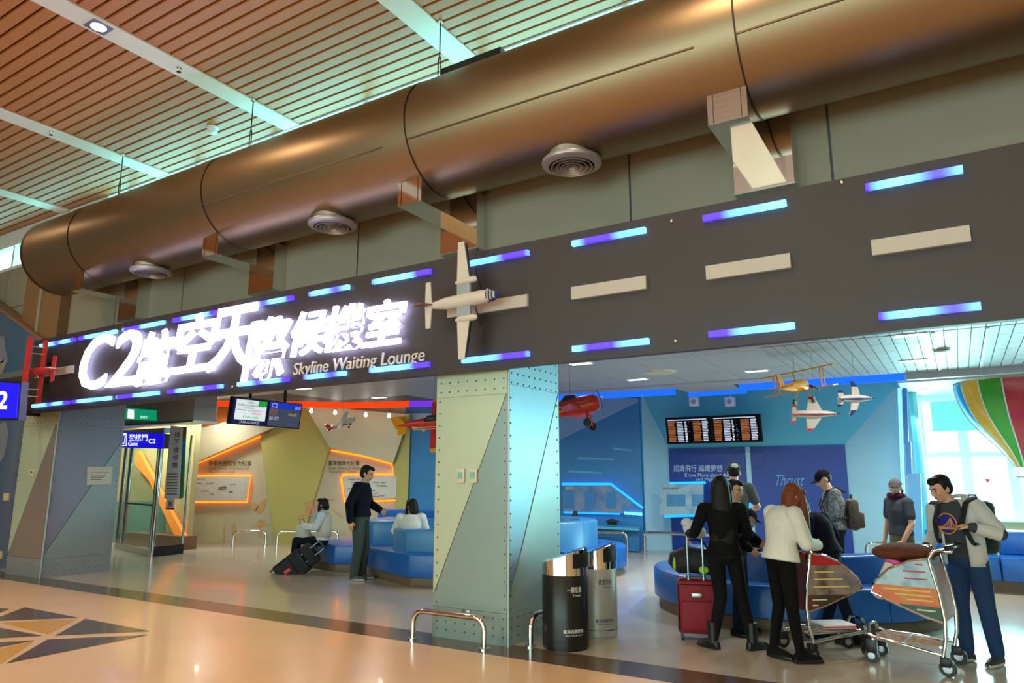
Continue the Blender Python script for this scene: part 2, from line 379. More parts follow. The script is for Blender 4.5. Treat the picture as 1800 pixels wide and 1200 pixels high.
# ------------------------------------------------------------------ lounge walls
A0, A2 = V((-16.6, 11.28, 0)), V((-12.0, 14.1, 0)); UA = (A2 - A0).normalized(); NA = V((UA.y, -UA.x, 0))     # normal towards the viewer
def onA(x, y, off=0.): return onpl(x, y, A0 + NA * off, NA)
A00 = A0 - UA * 1.3
wc = struct('wall_cream', m_cream, MB().prism([A00, A2, A2 + V((0, 0, 3.95)), A00 + V((0, 0, 3.95))], -NA * .15), 'folded cream display wall of the lounge')
def plateA(name, pts, m, off, back=0.):
    return MB().prism([onA(x, y, off) for x, y in pts], -NA * (off - back)).build(name, m, wc)
plateA('upper_sheet', [(328, 806), (345, 812), (472, 755), (520, 736), (400, 740), (340, 756)], m_beige, .3)
plateA('upper_back', [(328, 756), (400, 740), (520, 736), (535, 700), (328, 690)], m_orange_glow, .02)
plateA('text_face', [(346, 818), (457, 768), (484, 956), (331, 956)], m_beige, .02)
plateA('folded_face', [(472, 760), (535, 712), (579, 786), (528, 957), (484, 956), (458, 772)], m_olive, .16)
plateA('text_face', [(579, 790), (690, 816), (700, 957), (528, 957)], m_beige, .02)
plateA('upper_sheet', [(535, 712), (720, 728), (691, 813), (579, 786)], m_beige, .3)
plateA('folded_face', [(722, 728), (714, 957), (700, 957), (691, 813)], m_olive, .12)
plateA('folded_face', [(300, 800), (327, 812), (331, 956), (300, 962)], m_olive, .1)
plateA('access_panel', [(362, 909), (393, 909), (391, 955), (357, 955)], m_cream, .04)
def ledA(pts, off, label=None, r=.022):
    return MB().tube([onA(x, y, off) for x, y in pts], r, 8).build('amber_strip', m_led_o, wc)
ledA([(347, 814), (400, 792), (458, 767)], .1)
ledA([(343, 816), (343, 836), (441, 836), (434, 882), (336, 882)], .06)
ledA([(582, 791), (640, 802), (688, 815)], .1)
ledA([(689, 817), (692, 834), (603, 834), (600, 842), (606, 882), (698, 879)], .06)
for nm, pts in (('left', [(330, 838), (439, 838), (432, 879), (330, 881)]), ('right', [(603, 837), (697, 837), (697, 875), (608, 879)])):
    b = plateA('display_board', pts, m_paper, .14, .1)
    x0, x1 = (334, 436) if nm == 'left' else (610, 694)
    for k in range(16):
        xx = random.uniform(x0, x1 - 16); yy = random.uniform(845, 872); ww = random.uniform(4, 14)
        MB().prism([onA(xx, yy, .145), onA(xx + ww, yy, .145), onA(xx + ww, yy + 1.4, .145), onA(xx, yy + 1.4, .145)], NA * .002).build('printed_line', m_ink2, b)
def textA(s, x0, x1, y0, y1, m, off=.025, shear=0.):
    p = onA(x0, y1, off); text('wall_lettering', s, m, p, onA(x1, y1, off) - p, onA(x0, y0, off) - p, wc, shear)
textA('中華民國航空大紀事', 367, 442, 809, 819, m_ink, .03)
textA('Great Events of Aviation of', 367, 438, 819.5, 825.5, m_ink2, .03, .2)
textA('Republic of China', 367, 413, 826.5, 832.5, m_ink2, .03, .2)
textA('臺灣機場大紀事', 577, 632, 809.5, 818, m_ink, .03)
textA('Great Events of Aviation', 577, 640, 819.5, 825.5, m_ink2, .03, .2)
textA('Airports in Taiwan', 578, 626, 826.5, 832, m_ink2, .03, .2)
textA('中華民國航空大紀事', 336, 361, 840.5, 844, m_ink2, .15)
textA('臺灣機場大紀事', 612, 634, 840.5, 844, m_ink2, .15)
m_pa = mat('ochre_mural_paint', (200, 160, 104), .7, noise=.1, scale=8); m_pr = mat('faded_red_mural_paint', (206, 132, 108), .7, noise=.1, scale=8)
def paintA(pts, m, off=.026): MB().prism([onA(x, y, off) for x, y in pts], NA * .002).build('mural_figure', m, wc)
paintA([(444, 926), (457, 912), (466, 915), (472, 924)], m_pa); paintA([(455, 924), (459, 924), (460, 945), (455, 945)], m_pa)
paintA([(388, 925), (393, 921), (396, 930), (395, 953), (389, 954)], m_pa); paintA([(408, 921), (413, 918), (416, 930), (414, 952), (409, 953)], m_pa)
paintA([(438, 890), (446, 882), (455, 888), (452, 897), (441, 898)], m_pa); paintA([(447, 897), (460, 880), (469, 876), (466, 892), (456, 905)], m_pa)
for a, b in (((534, 883), (558, 878)), ((536, 899), (562, 898)), ((525, 905), (560, 903)), ((585, 895), (600, 908)), ((572, 878), (588, 876))):
    paintA([a, b, (b[0], b[1] + 2.2), (a[0], a[1] + 2.2)], m_pr, .165)
for i in range(4): paintA([(538 + 4.5 * i, 888), (541 + 4.5 * i, 888), (541 + 4.5 * i, 897), (538 + 4.5 * i, 897)], m_pr, .165)
# blue mural wall from the cream wall to the blue portal
B0, B1 = A2.copy(), V((-6.25, 15.75, 0)); UB = (B1 - B0).normalized(); NB = V((UB.y, -UB.x, 0))
def onB(x, y, off=0.): return onpl(x, y, B0 + NB * off, NB)
wbl = struct('wall_mural', m_mural, MB().prism([B0, B1, B1 + V((0, 0, 3.95)), B0 + V((0, 0, 3.95))], -NB * .15), 'blue mural wall behind the pillar')
def plateB(name, pts, m, off, back=0., parent=None): return MB().prism([onB(x, y, off) for x, y in pts], -NB * (off - back)).build(name, m, parent or wbl)
plateB('pale_facet', [(960, 690), (1123, 700), (1122, 706), (960, 785)], mat('grey_blue_wall', (128, 164, 196), .5, noise=.03), .03)
plateB('pale_facet', [(714, 726), (770, 726), (745, 760)], m_sky2, .02)
for a, b in (((1015, 803), (1080, 806)), ((1078, 786), (1110, 790)), ((1000, 826), (1060, 830))):
    plateB('mural_streak', [a, b, (b[0], b[1] + 2.5), (a[0], a[1] + 4)], m_sky1, .004)
bd = plateB('info_board', [(990, 853), (1073, 853), (1129, 897), (1129, 903), (990, 898)], mat_bands('blue_print', [(60, 110, 170), (110, 140, 180), (150, 150, 160)], 'U', 3), .14, .1)
for x in (992, 1028, 1066): plateB('inset', [(x, 864), (x + 17, 864), (x + 17, 894), (x, 893)], m_mural, .15, .14, bd)
p = onB(994, 860, .15); text('board_lettering', '臺灣飛行', m_white, p, onB(1010, 860, .15) - p, onB(994, 855, .15) - p, bd)
MB().tube([onB(x, y, .08) for x, y in [(988, 850.5), (1074, 850.5), (1130, 893)]], .03, 8).build('azure_strip', m_led_b, wbl)
MB().tube([onB(x, y, .08) for x, y in [(991, 900), (1090, 903)]], .022, 8).build('azure_strip', m_led_b, wbl)
for i in range(12): plateB('lit_bar', [(1097.5 + 2.7 * i, 899 + .2 * i), (1099 + 2.7 * i, 899 + .2 * i), (1099 + 2.7 * i, 904 + .15 * i), (1097.5 + 2.7 * i, 904 + .15 * i)], m_led_c, .2, .18)
# blue portal wall with recessed navy displays
PY, PI_ = 15.75, 16.2
TL, TR = ony(1127, 698, PY), ony(1592, 650, PY); iTL, iTR = ony(1176, 796, PI_), ony(1484, 773, PI_)
zt = 3.95; x0, x1 = TL.x, TR.x; i0, i1 = iTL.x, iTR.x; zi = (iTL.z + iTR.z) / 2
wp = struct('wall_portal', m_sky1, MB().box((x0 - .3, PI_ + .02, 0), (x1 + .05, PI_ + .2, zt)), 'blue portal wall with slanted jambs round the navy displays')
ztop = (TL.z + TR.z) / 2
MB().prism([(x0, PY, zt), (x1, PY, zt), (x1, PY, ztop), (i1, PI_, zi), (i0, PI_, zi), (x0, PY, ztop)], (0, .02, 0)).build('slanted_lintel', m_sky1, wp)
MB().prism([(x0, PY, ztop), (i0, PI_, zi), (i0, PI_, 0), (x0, PY, 0)], (0, .02, 0)).build('slanted_jamb', m_sky2, wp)
MB().prism([(x1, PY, ztop), (i1, PI_, zi), (i1, PI_, 0), (x1, PY, 0)], (0, .02, 0)).build('slanted_jamb', m_sky2, wp)
xm = ony(1319, 850, PI_).x
for a, b in ((i0, xm - .05), (xm + .05, i1)): MB().box((a, PI_ - .03, 0), (b, PI_ + .02, zi)).build('navy_panel', m_navy, wp)
MB().box((xm - .05, PI_ - .06, 0), (xm + .05, PI_ + .02, zi)).build('divider', m_sky2, wp)
def textP(s, x0, x1, y0, y1, m, Y=PI_ - .035, shear=0.):
    p = ony(x0, y1, Y); return text('wall_lettering', s, m, p, ony(x1, y1, Y) - p, ony(x0, y0, Y) - p, wp, shear)
m_tl = mat('pale_lettering', (206, 226, 236), .5, noise=0); m_tb = mat('sky_blue_lettering', (92, 160, 206), .5, noise=0)
textP('認識飛行 編織夢想', 1184, 1270, 817, 829, m_tl); textP('Know More about Aviation', 1204, 1300, 831, 838, m_tl); textP('and Flight Dreams', 1223, 1290, 839.5, 846, m_tl)
textP('Thrust', 1364, 1414, 834, 853, m_tb, shear=.35)
textP('— — — — —', 1381, 1400, 866, 868, m_tb)
for cx, cyy, r in ((1302, 800, 14), (1332, 806, 16), (1302, 800, 10), (1332, 806, 11)):
    c = ony(cx, cyy, PI_ - .034); R = (ony(cx + r, cyy, PI_ - .034) - c).length
    MB().tube(arc(c, R, 0, 2 * math.pi, 28, (1, 0, 0), (0, 0, 1)), .006, 5, False).build('engine_line', mat('thin_blue_line', (44, 84, 160), .5, noise=0), wp)
bb = MB().prism([ony(1160, 851, 15.5), ony(1236, 850, 15.5), ony(1236, 902, 15.5), ony(1160, 905, 15.5)], (0, .05, 0)).build('info_board', mat_bands('pale_blue_print', [(112, 156, 180), (150, 180, 192), (90, 146, 184)], 'U', 3), wp)
for a, b in ((1172, 1205), (1216, 1236)): MB().prism([ony(a, 869, 15.49), ony(b, 869, 15.49), ony(b, 889, 15.49), ony(a, 889, 15.49)], (0, .01, 0)).build('inset', mat('inset_blue', (70, 132, 180), .5), bb)
p = ony(1164, 860, 15.49); text('board_lettering', '認識飛行 編織夢想', m_ink2, p, ony(1192, 860, 15.49) - p, ony(1164, 856, 15.49) - p, bb)
MB().tube([ony(1177, 849, 15.75), ony(1240, 848, 15.75)], .03, 8).build('azure_strip', m_led_b, wp)
MB().tube([ony(1168, 907, 15.6), ony(1240, 905, 15.6)], .03, 8).build('azure_strip', m_led_b, wp)
MB().tube([ony(1316, 860, PI_ - .1), ony(1316, 905, PI_ - .1)], .05, 8).build('azure_strip', m_led_b, wp)
MB().box((-7, 16.4, 0), (x1, 16.6, 3.95)).build('backing', m_sky1, wp)
# ------------------------------------------------------------------ window bay
WYB = 17.0
xb = x1 + .02
q = MB().box((xb - .02, 16.3, 0), (xb + .1, WYB - .03, 3.3))
struct('wall_return', m_sky2, q, 'pale blue side of the window bay')
zs = ony(1780, 917, WYB).z; zh = ony(1700, 703, WYB).z; zm = ony(1700, 757, WYB).z; ztr = ony(1700, 797, WYB).z
q = MB().box((xb + .12, WYB, 0), (9, WYB + .2, zs))
ww_ = struct('wall_window', mat('beige_sill_wall', (196, 186, 150), .6), q, 'beige wall below the lounge window')
MB().box((xb + .12, WYB, zh), (9, WYB + .2, 3.3)).build('head_panel', m_white, ww_)
MB().box((xb + .12, WYB - .15, zs), (9, WYB + .2, zs + .04)).build('sill', m_white, ww_)
q = MB(); q.box((xb - .1, WYB - .02, 0), (xb + .12, WYB + .2, 3.3)).box((xb + .12, WYB + .012, ztr - .07), (9, WYB + .08, ztr + .03)).box((xb + .12, WYB + .015, zm), (9, WYB + .06, zm + .04))
for xp in (1627, 1703, 1785, 1880, 1990): x = ony(xp, 850, WYB).x; q.box((x - .09, WYB, zs + .04), (x + .09, WYB + .1, zh))
wv = struct('window_3', m_white, q, 'bright white framed lounge window')
MB().box((xb + .12, WYB + .05, zs), (9, WYB + .056, zh)).build('pane', m_glass, wv)
MB().box((xb + .3, WYB - .04, zm), (4, WYB - .02, zh)).build('blind', mat('teal_roller_blind', (150, 214, 206), .6), wv)
a = ony(1736, 846, WYB - .005); MB().prism([a + V((-.05, 0, .05)), a + V((.05, 0, .05)), a + V((0, 0, -.03))], (0, -.003, 0)).build('red_sticker', mat('red_sticker', (190, 40, 50), .5), wv)
# lit column edges at the portal's right end
struct('ceiling', m_white, MB().box((x1 - .1, 14.6, 3.3), (9, 18, 3.6)), 'raised white soffit over the window bay')
lc_ = thing('lit_column', 'stepped blue columns with a cyan light edge beside the bright window', 'column', (xb, 15.2, 0))
def colbox(name, xa, xb_, ya, yb, Y, m, th=.1):
    MB().prism([ony(xa, ya, Y), ony(xb_, ya, Y), ony(xb_ + (yb - ya) * .035, yb, Y), ony(xa + (yb - ya) * .035, yb, Y)], (0, th, 0)).build(name, m, lc_)
colbox('light_edge', 1578, 1584, 682, 950, 15.0, m_led_c, .06)
colbox('upper_block', 1586, 1594, 682, 780, 14.95, mat('column_blue', (66, 132, 204), .5), .1)
colbox('middle_block', 1591, 1601, 776, 835, 14.9, MATS['column_blue'], .1)
colbox('lower_block', 1596, 1618, 832, 950, 14.85, mat('column_pale_blue', (96, 160, 206), .5), .15)
# ------------------------------------------------------------------ duct
DY, DZ, DR = 6.105, 5.48, .6756
BRX = [-11.93, -8.49, -4.93, -1.39, 2.12]
dt = thing('ventilation_duct', 'large round champagne metal ventilation duct running above the runway sign', 'duct', (-3, DY, 4.8))
def ringpath(x, r, n=48): return [(x, DY + r * math.cos(2 * math.pi * i / n), DZ + r * math.sin(2 * math.pi * i / n)) for i in range(n)]
def shell(name, xa, xb_, r, m, cap=False):
    q = MB(); n = 64; a = ringpath(xa, r, n); b = ringpath(xb_, r, n)
    q.add(a + b, [(i, (i + 1) % n, n + (i + 1) % n, n + i) for i in range(n)], True)
    if cap: q.f += [tuple(range(n))]; q.sm.append(False)
    return q.build(name, m, dt)
edges = [-13.29] + BRX + [6.5]
shell('pipe_section', -13.29, BRX[0] + .17, DR, m_duct, True)
for a, b in zip(BRX, BRX[1:] + [7.0]): shell('pipe_section', a + .17, b + (.17 if b < 6 else 0), DR, m_duct)
for x in BRX:
    shell('band', x - .17, x + .17, DR + .006, m_duct)
    shell('seam_ring', x + .165, x + .178, DR + .009, m_seam)
shell('end_rim', -13.30, -13.26, DR + .012, m_seam)
a = math.radians(31); 
for xa, xb_ in zip(BRX[1:-1], BRX[2:]):
    t = math.radians(180 + 22.5); yy, zz = DY + (DR + .004) * math.cos(t), DZ + (DR + .004) * math.sin(t)
    MB().box((xa + .18, yy - .006, zz - .004), (xb_ - .18, yy + .006, zz + .012)).build('long_seam', m_seam2, dt)
MB().box((-4.55, 5.8, DZ + DR - .06), (-3.75, 6.05, DZ + DR + .02)).build('damper_box', m_blk, dt)
# diffusers under the duct
d0 = None
for x, lb in ((-3.05, 'round concentric air diffuser under the duct nearest the right edge'), (-6.45, 'round concentric air diffuser under the middle of the duct'), (-10.39, 'round concentric air diffuser near the far end of the duct')):
    if d0 is None:
        d0 = thing('air_diffuser', lb, 'air diffuser', (x, DY - .04, 4.72), 0, 'air diffusers under the duct')
        MB().lathe([(.24, .2), (.24, .09), (.30, .06), (.306, .035), (.30, .02), (.245, -.006), (.232, -.004), (.235, .05)], seg=40).build('outer_ring', mat('pale_diffuser_metal', (176, 168, 164), .4, .5), d0, world=False)
        for r in (.215, .165, .115, .065): MB().lathe([(r - .025, .04), (r, -.014), (r - .008, -.016), (r - .033, .04)], seg=32).build('vane', MATS['pale_diffuser_metal'], d0, world=False)
        MB().lathe([(.02, .05), (.03, -.01), (0, -.018)], seg=20).build('hub', m_chrome, d0, world=False)
        MB().lathe([(.215, .07), (0, .07)], seg=30).build('throat', m_dark, d0, world=False)
    else: copy_tree(d0, (x, DY - .04, 4.72), 0, lb)
# chrome cradle brackets and their mirrored wall plates
zb = 4.615
for i, x in enumerate(BRX):
    lb = ['mirror chrome duct bracket at the far left end of the duct', 'mirror chrome duct bracket above the middle of the glowing letters', 'mirror chrome duct bracket above the white model airliner', 'mirror chrome duct bracket in front of the right wall panels', 'mirror chrome duct bracket beyond the right frame edge'][i]
    if i == 4: continue
    t = thing('duct_bracket', lb, 'bracket', (x, 6.1, zb), 0, 'chrome brackets under the duct')
    h0 = []; n = 10
    prof = [(5.755, zb), (6.55, zb)] + [(6.55 - .795 * k / n, max(zb + .02, DZ - math.sqrt(max(0, DR ** 2 - (6.55 - .795 * k / n - DY) ** 2)))) for k in range(n + 1)]
    MB().prism([(x - .17, y, z) for y, z in prof], (.34, 0, 0)).build('cradle', m_chrome, t)
    q = MB()
    for s in (-.12, .12): q.box((x + s - .003, 5.752, zb + .01), (x + s + .003, 5.756, zb + .3))
    q.build('seam', m_seam, t)
    MB().box((x - .17, 6.55, 4.27), (x + .37, WY - .01, 4.97)).build('wall_plate', m_chrome, t)
    MB().box((x - .175, 6.545, 4.255), (x + .375, WY - .01, 4.272)).build('plate_lip', m_steel, t)
# hanger rods
for x, lb in ((-11.32, 'thin hanger rod over the far part of the duct'), (-8.03, 'thin hanger rod over the middle of the duct'), (-4.68, 'thin hanger rod nearest the viewer above the duct')):
    t = thing('hanger_rod', lb, 'rod', (x, 5.93, 6.12), 0, 'hanger rods between ceiling and duct')
    y0, z0 = 5.93, DZ + math.sqrt(DR ** 2 - (5.93 - DY) ** 2)
    MB().tube([(x, y0, z0 + .3), (x, y0, 6.9)], .008, 6).build('rod', m_seam, t)
    q = MB(); q.tube([(x, y0, z0 + .32), (x - .02, y0, z0 + .26), (x - .02, y0, z0 + .08), (x, y0, z0)], .008, 6).tube([(x, y0, z0 + .32), (x + .02, y0, z0 + .26), (x + .02, y0, z0 + .08), (x, y0, z0)], .008, 6)
    q.build('turnbuckle', m_seam, t)
    MB().lathe([(.03, 6.9), (.03, 6.885), (0, 6.885)], (x, y0, 0), 12).build('ceiling_plate', m_beam, t)
# ceiling fittings of the hall
def downlight(x, y, label, energy=0, on=True):
    if on:
      t = thing('downlight', label, 'downlight', (x, y, 6.885))
      MB().box((x - .12, y - .12, 6.878), (x + .12, y + .12, 6.886)).build('trim_plate', m_steel, t)
      MB().lathe([(.085, 6.876), (.0, 6.874)], (x, y, 0), 20).build('lamp', mat('warm_lamp', (255, 220, 180), .5, noise=0, emit=12, ec=(255, 214, 170)), t)
    l = bpy.data.lights.new('downlight_lamp', 'AREA'); l.shape = 'DISK'; l.size = .3; l.energy = energy; l.color = (1, .74, .47); l.spread = math.radians(150)
    o = bpy.data.objects.new('downlight_lamp', l); COL.objects.link(o); o.location = (x, y, 6.86)
k = 0
for x, y in ((-8.19, 3.84), (-8.19, -.6), (-8.19, -5), (-1.58, 3.84), (-1.58, -.6), (-1.58, -5), (5.02, 3.8), (5.02, -.6), (-14.83, 3.84), (-14.83, -.6), (-4.88, 1.6), (-11.52, 1.6), (1.72, 1.6)):
    downlight(x, y, 'lit square recessed downlight on the white ceiling beam', 60, k == 0); k += 1
def sprinkler(x, y, lb):
    t = thing('sprinkler', lb, 'sprinkler', (x, y, 6.885), 0, 'sprinklers on the hall beams')
    MB().lathe([(.03, 6.885), (.03, 6.878), (.012, 6.876), (.012, 6.84), (0, 6.84)], (x, y, 0), 12).build('stem', m_chrome, t)
    MB().lathe([(.0, 6.83), (.03, 6.83), (.03, 6.824), (0, 6.824)], (x, y, 0), 10).build('deflector', m_chrome, t)
p = onz(315, 119, 6.885); sprinkler(p.x, p.y, 'small sprinkler on the beam next to the lit downlight')
p = onz(90, 231, 6.885); sprinkler(p.x, p.y, 'small sprinkler on the beam at the left edge')
p = onz(374, 224, 6.9); t = thing('smoke_detector', 'round white smoke detector on the slatted ceiling', 'detector', (p.x, p.y, 6.8))
MB().lathe([(.06, 6.9), (.06, 6.87), (.075, 6.86), (.07, 6.81), (.03, 6.79), (0, 6.79)], (p.x, p.y, 0), 20).build('body', m_white, t)
MB().lathe([(.085, 6.9), (.085, 6.885), (.06, 6.88)], (p.x, p.y, 0), 20).build('base', m_white, t)
# ------------------------------------------------------------------ runway sign
SY, S0, S1, SX0, SX1 = 6.0, 2.70, 3.99, -13.69, 6.0
sg = thing('runway_sign', 'long charcoal runway-shaped sign board with blue lights and glowing letters', 'sign', (-4, SY, S0))
MB().box((SX0, SY, S0), (SX1, SY + .09, S1)).build('board', m_sign, sg)
MB().box((SX0, SY + .09, S0 + .2), (SX1, WY, S0 + .28)).build('rear_frame', m_sign, sg)
def onS(x, y): return ony(x, y, SY)
tops = [(1521, 321, 1691, 289), (1237, 375, 1382, 347), (1008, 416, 1136, 394), (824, 453, 931, 434), (658, 487, 760, 467), (547, 511, 616, 496), (432, 530, 518, 516), (308, 557, 410, 537), (220, 575, 292, 562), (143, 588, 208, 576), (74, 603, 135, 592)]
bots = [(1546, 565, 1725, 547), (1248, 594, 1398, 579), (1009, 618, 1142, 605), (815, 637, 932, 626), (653, 654, 757, 644), (537, 668, 610, 659), (421, 679, 510, 669), (298, 692, 393, 683), (208, 702, 281, 694), (130, 711, 197, 703), (60, 718, 123, 712)]
zt_, zb_ = 3.865, 2.815
for L, z in ((tops, zt_), (bots, zb_)):
    for xa, ya, xb_, yb in L:
        a, b = onS(xa, ya).x, onS(xb_, yb).x
        MB().box((a, SY - .045, z - .026), (b, SY, z + .026)).build('led_dash', m_led, sg)
zc = (onS(1008, 516).z + onS(1137, 498).z) / 2
for xa, xb_ in ((1533, 1706), (1243, 1391), (1007, 1138), (790, 930), (66, 130)):
    a, b = ony(xa, 500, SY).x, ony(xb_, 500, SY).x
    ya = {1533: 440, 1243: 480, 1007: 516, 790: 540, 66: 660}[xa]; yb = {1706: 415, 1391: 461, 1138: 498, 930: 527, 130: 652}[xb_]
    a, b = onS(xa, ya), onS(xb_, yb)
    MB().box((a.x, SY - .04, zc - .062), (b.x, SY, zc + .062)).build('centre_dash', m_dash, sg)
for x, y in ((1180, 388), (1187, 599), (408, 680), (1480, 320)):
    p = onS(x, y); MB().ell(p, (.02, .012, .02), None, 10, 6).build('bolt', m_steel, sg)
def letter(s, x0, x1, y0l, y1l, y0r, y1r, shear=.18, off=.018):
    """glowing channel letter; corners: left top/bottom rows, right top/bottom rows"""
    a, b, c = onS(x0, y1l), onS(x1, y1r), onS(x0, y0l)
    zb2 = (a.z + b.z) / 2; h = ((c.z - a.z) + (onS(x1, y0r).z - b.z)) / 2
    text('glowing_letter', s, m_letter, (a.x, SY, zb2), (b.x - a.x, 0, 0), (0, 0, h), sg, shear, .02, off, .03)
letter('C', 143, 197, 596, 686, 588, 683, .2, .006)
letter('2', 192, 246, 588, 681, 580, 676, .2, .006)
letter('航', 240, 306, 590, 681, 576, 673)
letter('空', 303, 386, 561, 660, 548, 648)
letter('天', 366, 452, 548, 662, 535, 640)
letter('際', 430, 513, 566, 672, 552, 664)
letter('候', 516, 578, 553, 630, 542, 620)
letter('機', 572, 645, 545, 622, 530, 612)
letter('室', 640, 718, 536, 612, 522, 604)
a, b = onS(517, 658), onS(748, 640); h = onS(748, 612).z - b.z
text('subtitle', 'Skyline Waiting Lounge', m_sub, (a.x, SY, onS(748, 642).z), (b.x - a.x, 0, 0), (0, 0, h * 1.12), sg, .12, .008, .006, .004)
# ------------------------------------------------------------------ riveted columns
m_pa1 = mat('pale_green_metal', (186, 198, 172), .36, .25, noise=.02, scale=2); m_pa2 = mat('grey_teal_metal', (140, 160, 156), .34, .35, noise=.02)
m_pa3 = mat('satin_blue_metal', (140, 168, 184), .42, .5, noise=.02); m_pa4 = mat('silver_green_metal', (165, 188, 186), .42, .35, noise=.02)
m_pa5 = mat('mauve_grey_metal', (132, 124, 142), .4, .3, noise=.02); m_pa6 = mat('cool_grey_metal', (142, 148, 150), .4, .3, noise=.02)
m_pa7 = mat('warm_grey_metal', (146, 132, 126), .4, .3, noise=.02); m_riv = mat('rivet_metal', (126, 130, 128), .35, .7, noise=.0)
def rivets(q, pts, n):
    n = V(n)
    for p in pts: q.ell(V(p), (.011, .011, .011), None, 6, 4)
PX0, PX1, PY0, PY1, PT = -4.80, -3.87, 6.16, 7.25, 2.96
pil = thing('riveted_pillar', 'pale green riveted metal pillar in front of the lounge', 'pillar', (-4.33, 6.7, 0))
MB().box((PX0 + .02, PY0 + .02, 0), (PX1 - .02, PY1, PT + .4)).build('core', m_grey, pil)
bz, tz = .30, 2.46
def fplate(name, pts, m): MB().prism([(x, PY0, z) for x, z in pts], (0, .019, 0)).build(name, m, pil)
def splate(name, pts, m): MB().prism([(PX1, y, z) for y, z in pts], (-.019, 0, 0)).build(name, m, pil)
g = .003
fplate('top_plate', [(PX0, tz + g), (PX1, tz + g), (PX1, PT), (PX0, PT)], m_pa1)
fplate('front_plate', [(PX0, tz), (PX1 - .03, tz), (PX0 + .005, .42), (PX0, .5)], m_pa1)
fplate('front_plate', [(PX1, tz), (PX1, bz), (PX0, bz), (PX0, .38), (PX1 - .02, tz)], m_pa2)
fplate('base_plate', [(PX0, 0), (PX1, 0), (PX1, bz - g), (PX0, bz - g)], m_pa2)
splate('top_plate', [(PY0, tz + .1 + g), (PY1, tz + .1 + g), (PY1, PT), (PY0, PT)], m_pa3)
splate('side_plate', [(PY0, tz + .1), (PY1 - .02, tz + .1), (PY0, .42)], m_pa3)
splate('side_plate', [(PY1, tz + .1), (PY1, bz), (PY0, bz), (PY0, .36)], m_pa4)
splate('base_plate', [(PY0, 0), (PY1, 0), (PY1, bz - g), (PY0, bz - g)], m_pa4)
q = MB()
N = lambda a, b, n: [a + (b - a) * i / (n - 1) for i in range(n)]
for z in N(.34, 2.42, 17): rivets(q, [(PX0 + .045, PY0, z), (PX1 - .045, PY0, z), (PX1, PY0 + .045, z), (PX1, PY1 - .05, z)], (0, -1, 0))
for z in (.08, .16, .25, 2.52, 2.62, 2.72, 2.82):
    for x in N(PX0 + .06, PX1 - .06, 8): rivets(q, [(x, PY0, z)], (0, -1, 0))
    for y in N(PY0 + .06, PY1 - .06, 9): rivets(q, [(PX1, y, z + (.06 if z > 1 else 0))], (1, 0, 0))
o = q.build('rivets', m_riv, pil); o['kind'] = 'stuff'
MB().tube([(PX1, PY0, 0), (PX1, PY0, PT)], .012, 8).build('corner_bead', m_pa4, pil)
# switch boxes and outlet on the pillar
for xp, lb in ((811, 'left of the two small wall switch boxes on the pillar'), (833, 'right of the two small wall switch boxes on the pillar')):
    p = ony(xp, 836, PY0); t = thing('switch_box', lb, 'switch', (p.x, PY0, p.z - .06), 0, 'switch boxes on the pillar')
    MB().bbox((p.x - .05, PY0 - .025, p.z - .075), (p.x + .05, PY0, p.z + .075), .008).build('cover', mat('ivory_plastic', (206, 200, 176), .4), t)
    MB().box((p.x - .028, PY0 - .03, p.z - .03), (p.x + .028, PY0 - .024, p.z + .04)).build('window', mat('teal_glass_panel', (130, 190, 176), .15), t)
p = ony(820, 1078, PY0); t = thing('outlet', 'small socket outlet low on the pillar behind the chrome rail', 'outlet', (p.x, PY0, p.z - .04))
MB().bbox((p.x - .05, PY0 - .02, p.z - .035), (p.x + .05, PY0, p.z + .035), .006).build('cover', m_steel, t); MB().box((p.x - .02, PY0 - .022, p.z - .01), (p.x + .02, PY0 - .019, p.z + .01)).build('socket', m_blk, t)
# left column
LX0, LX1, LY0, LY1 = -14.05, -12.87, 6.17, 7.3
lcol = thing('riveted_column', 'mauve grey riveted metal column at the left end under the sign', 'column', (-13.4, 6.7, 0))
MB().box((LX0 + .02, LY0 + .02, 0), (LX1 - .02, LY1, 3.0)).build('core', m_grey, lcol)
def f2(name, pts, m): MB().prism([(x, LY0, z) for x, z in pts], (0, .019, 0)).build(name, m, lcol)
def s2(name, pts, m): MB().prism([(LX1, y, z) for y, z in pts], (-.019, 0, 0)).build(name, m, lcol)
f2('top_plate', [(LX0, 2.5), (LX1, 2.5), (LX1, 3.0), (LX0, 3.0)], m_pa1); f2('front_plate', [(LX0, 2.495), (LX1 - .1, 2.495), (LX0 + .02, .35), (LX0, .35)], m_pa1)
f2('front_plate', [(LX1, 2.495), (LX1, .3), (LX0 + .03, .3), (LX1 - .09, 2.495)], m_pa7); f2('base_plate', [(LX0, 0), (LX1, 0), (LX1, .295), (LX0, .295)], m_pa6)
s2('top_plate', [(LY0, 2.5), (LY1, 2.5), (LY1, 3.0), (LY0, 3.0)], m_pa5); s2('side_plate', [(LY0, 2.495), (LY1, 2.495), (LY1, 2.3), (LY0, .35)], m_pa5)
s2('side_plate', [(LY1, 2.28), (LY1, .3), (LY0, .3), (LY0, .33)], m_pa6); s2('base_plate', [(LY0, 0), (LY1, 0), (LY1, .295), (LY0, .295)], m_pa6)
q = MB()
for z in N(.4, 2.4, 20): rivets(q, [(LX0 + .05, LY0, z), (LX1 - .05, LY0, z), (LX1, LY0 + .05, z), (LX1, LY1 - .05, z)], (0, -1, 0))
for z in (.1, .2, 2.55, 2.65):
    for x in N(LX0 + .06, LX1 - .06, 9): rivets(q, [(x, LY0, z)], (0, -1, 0))
    for y in N(LY0 + .06, LY1 - .06, 11): rivets(q, [(LX1, y, z)], (1, 0, 0))
o = q.build('rivets', m_riv, lcol); o['kind'] = 'stuff'
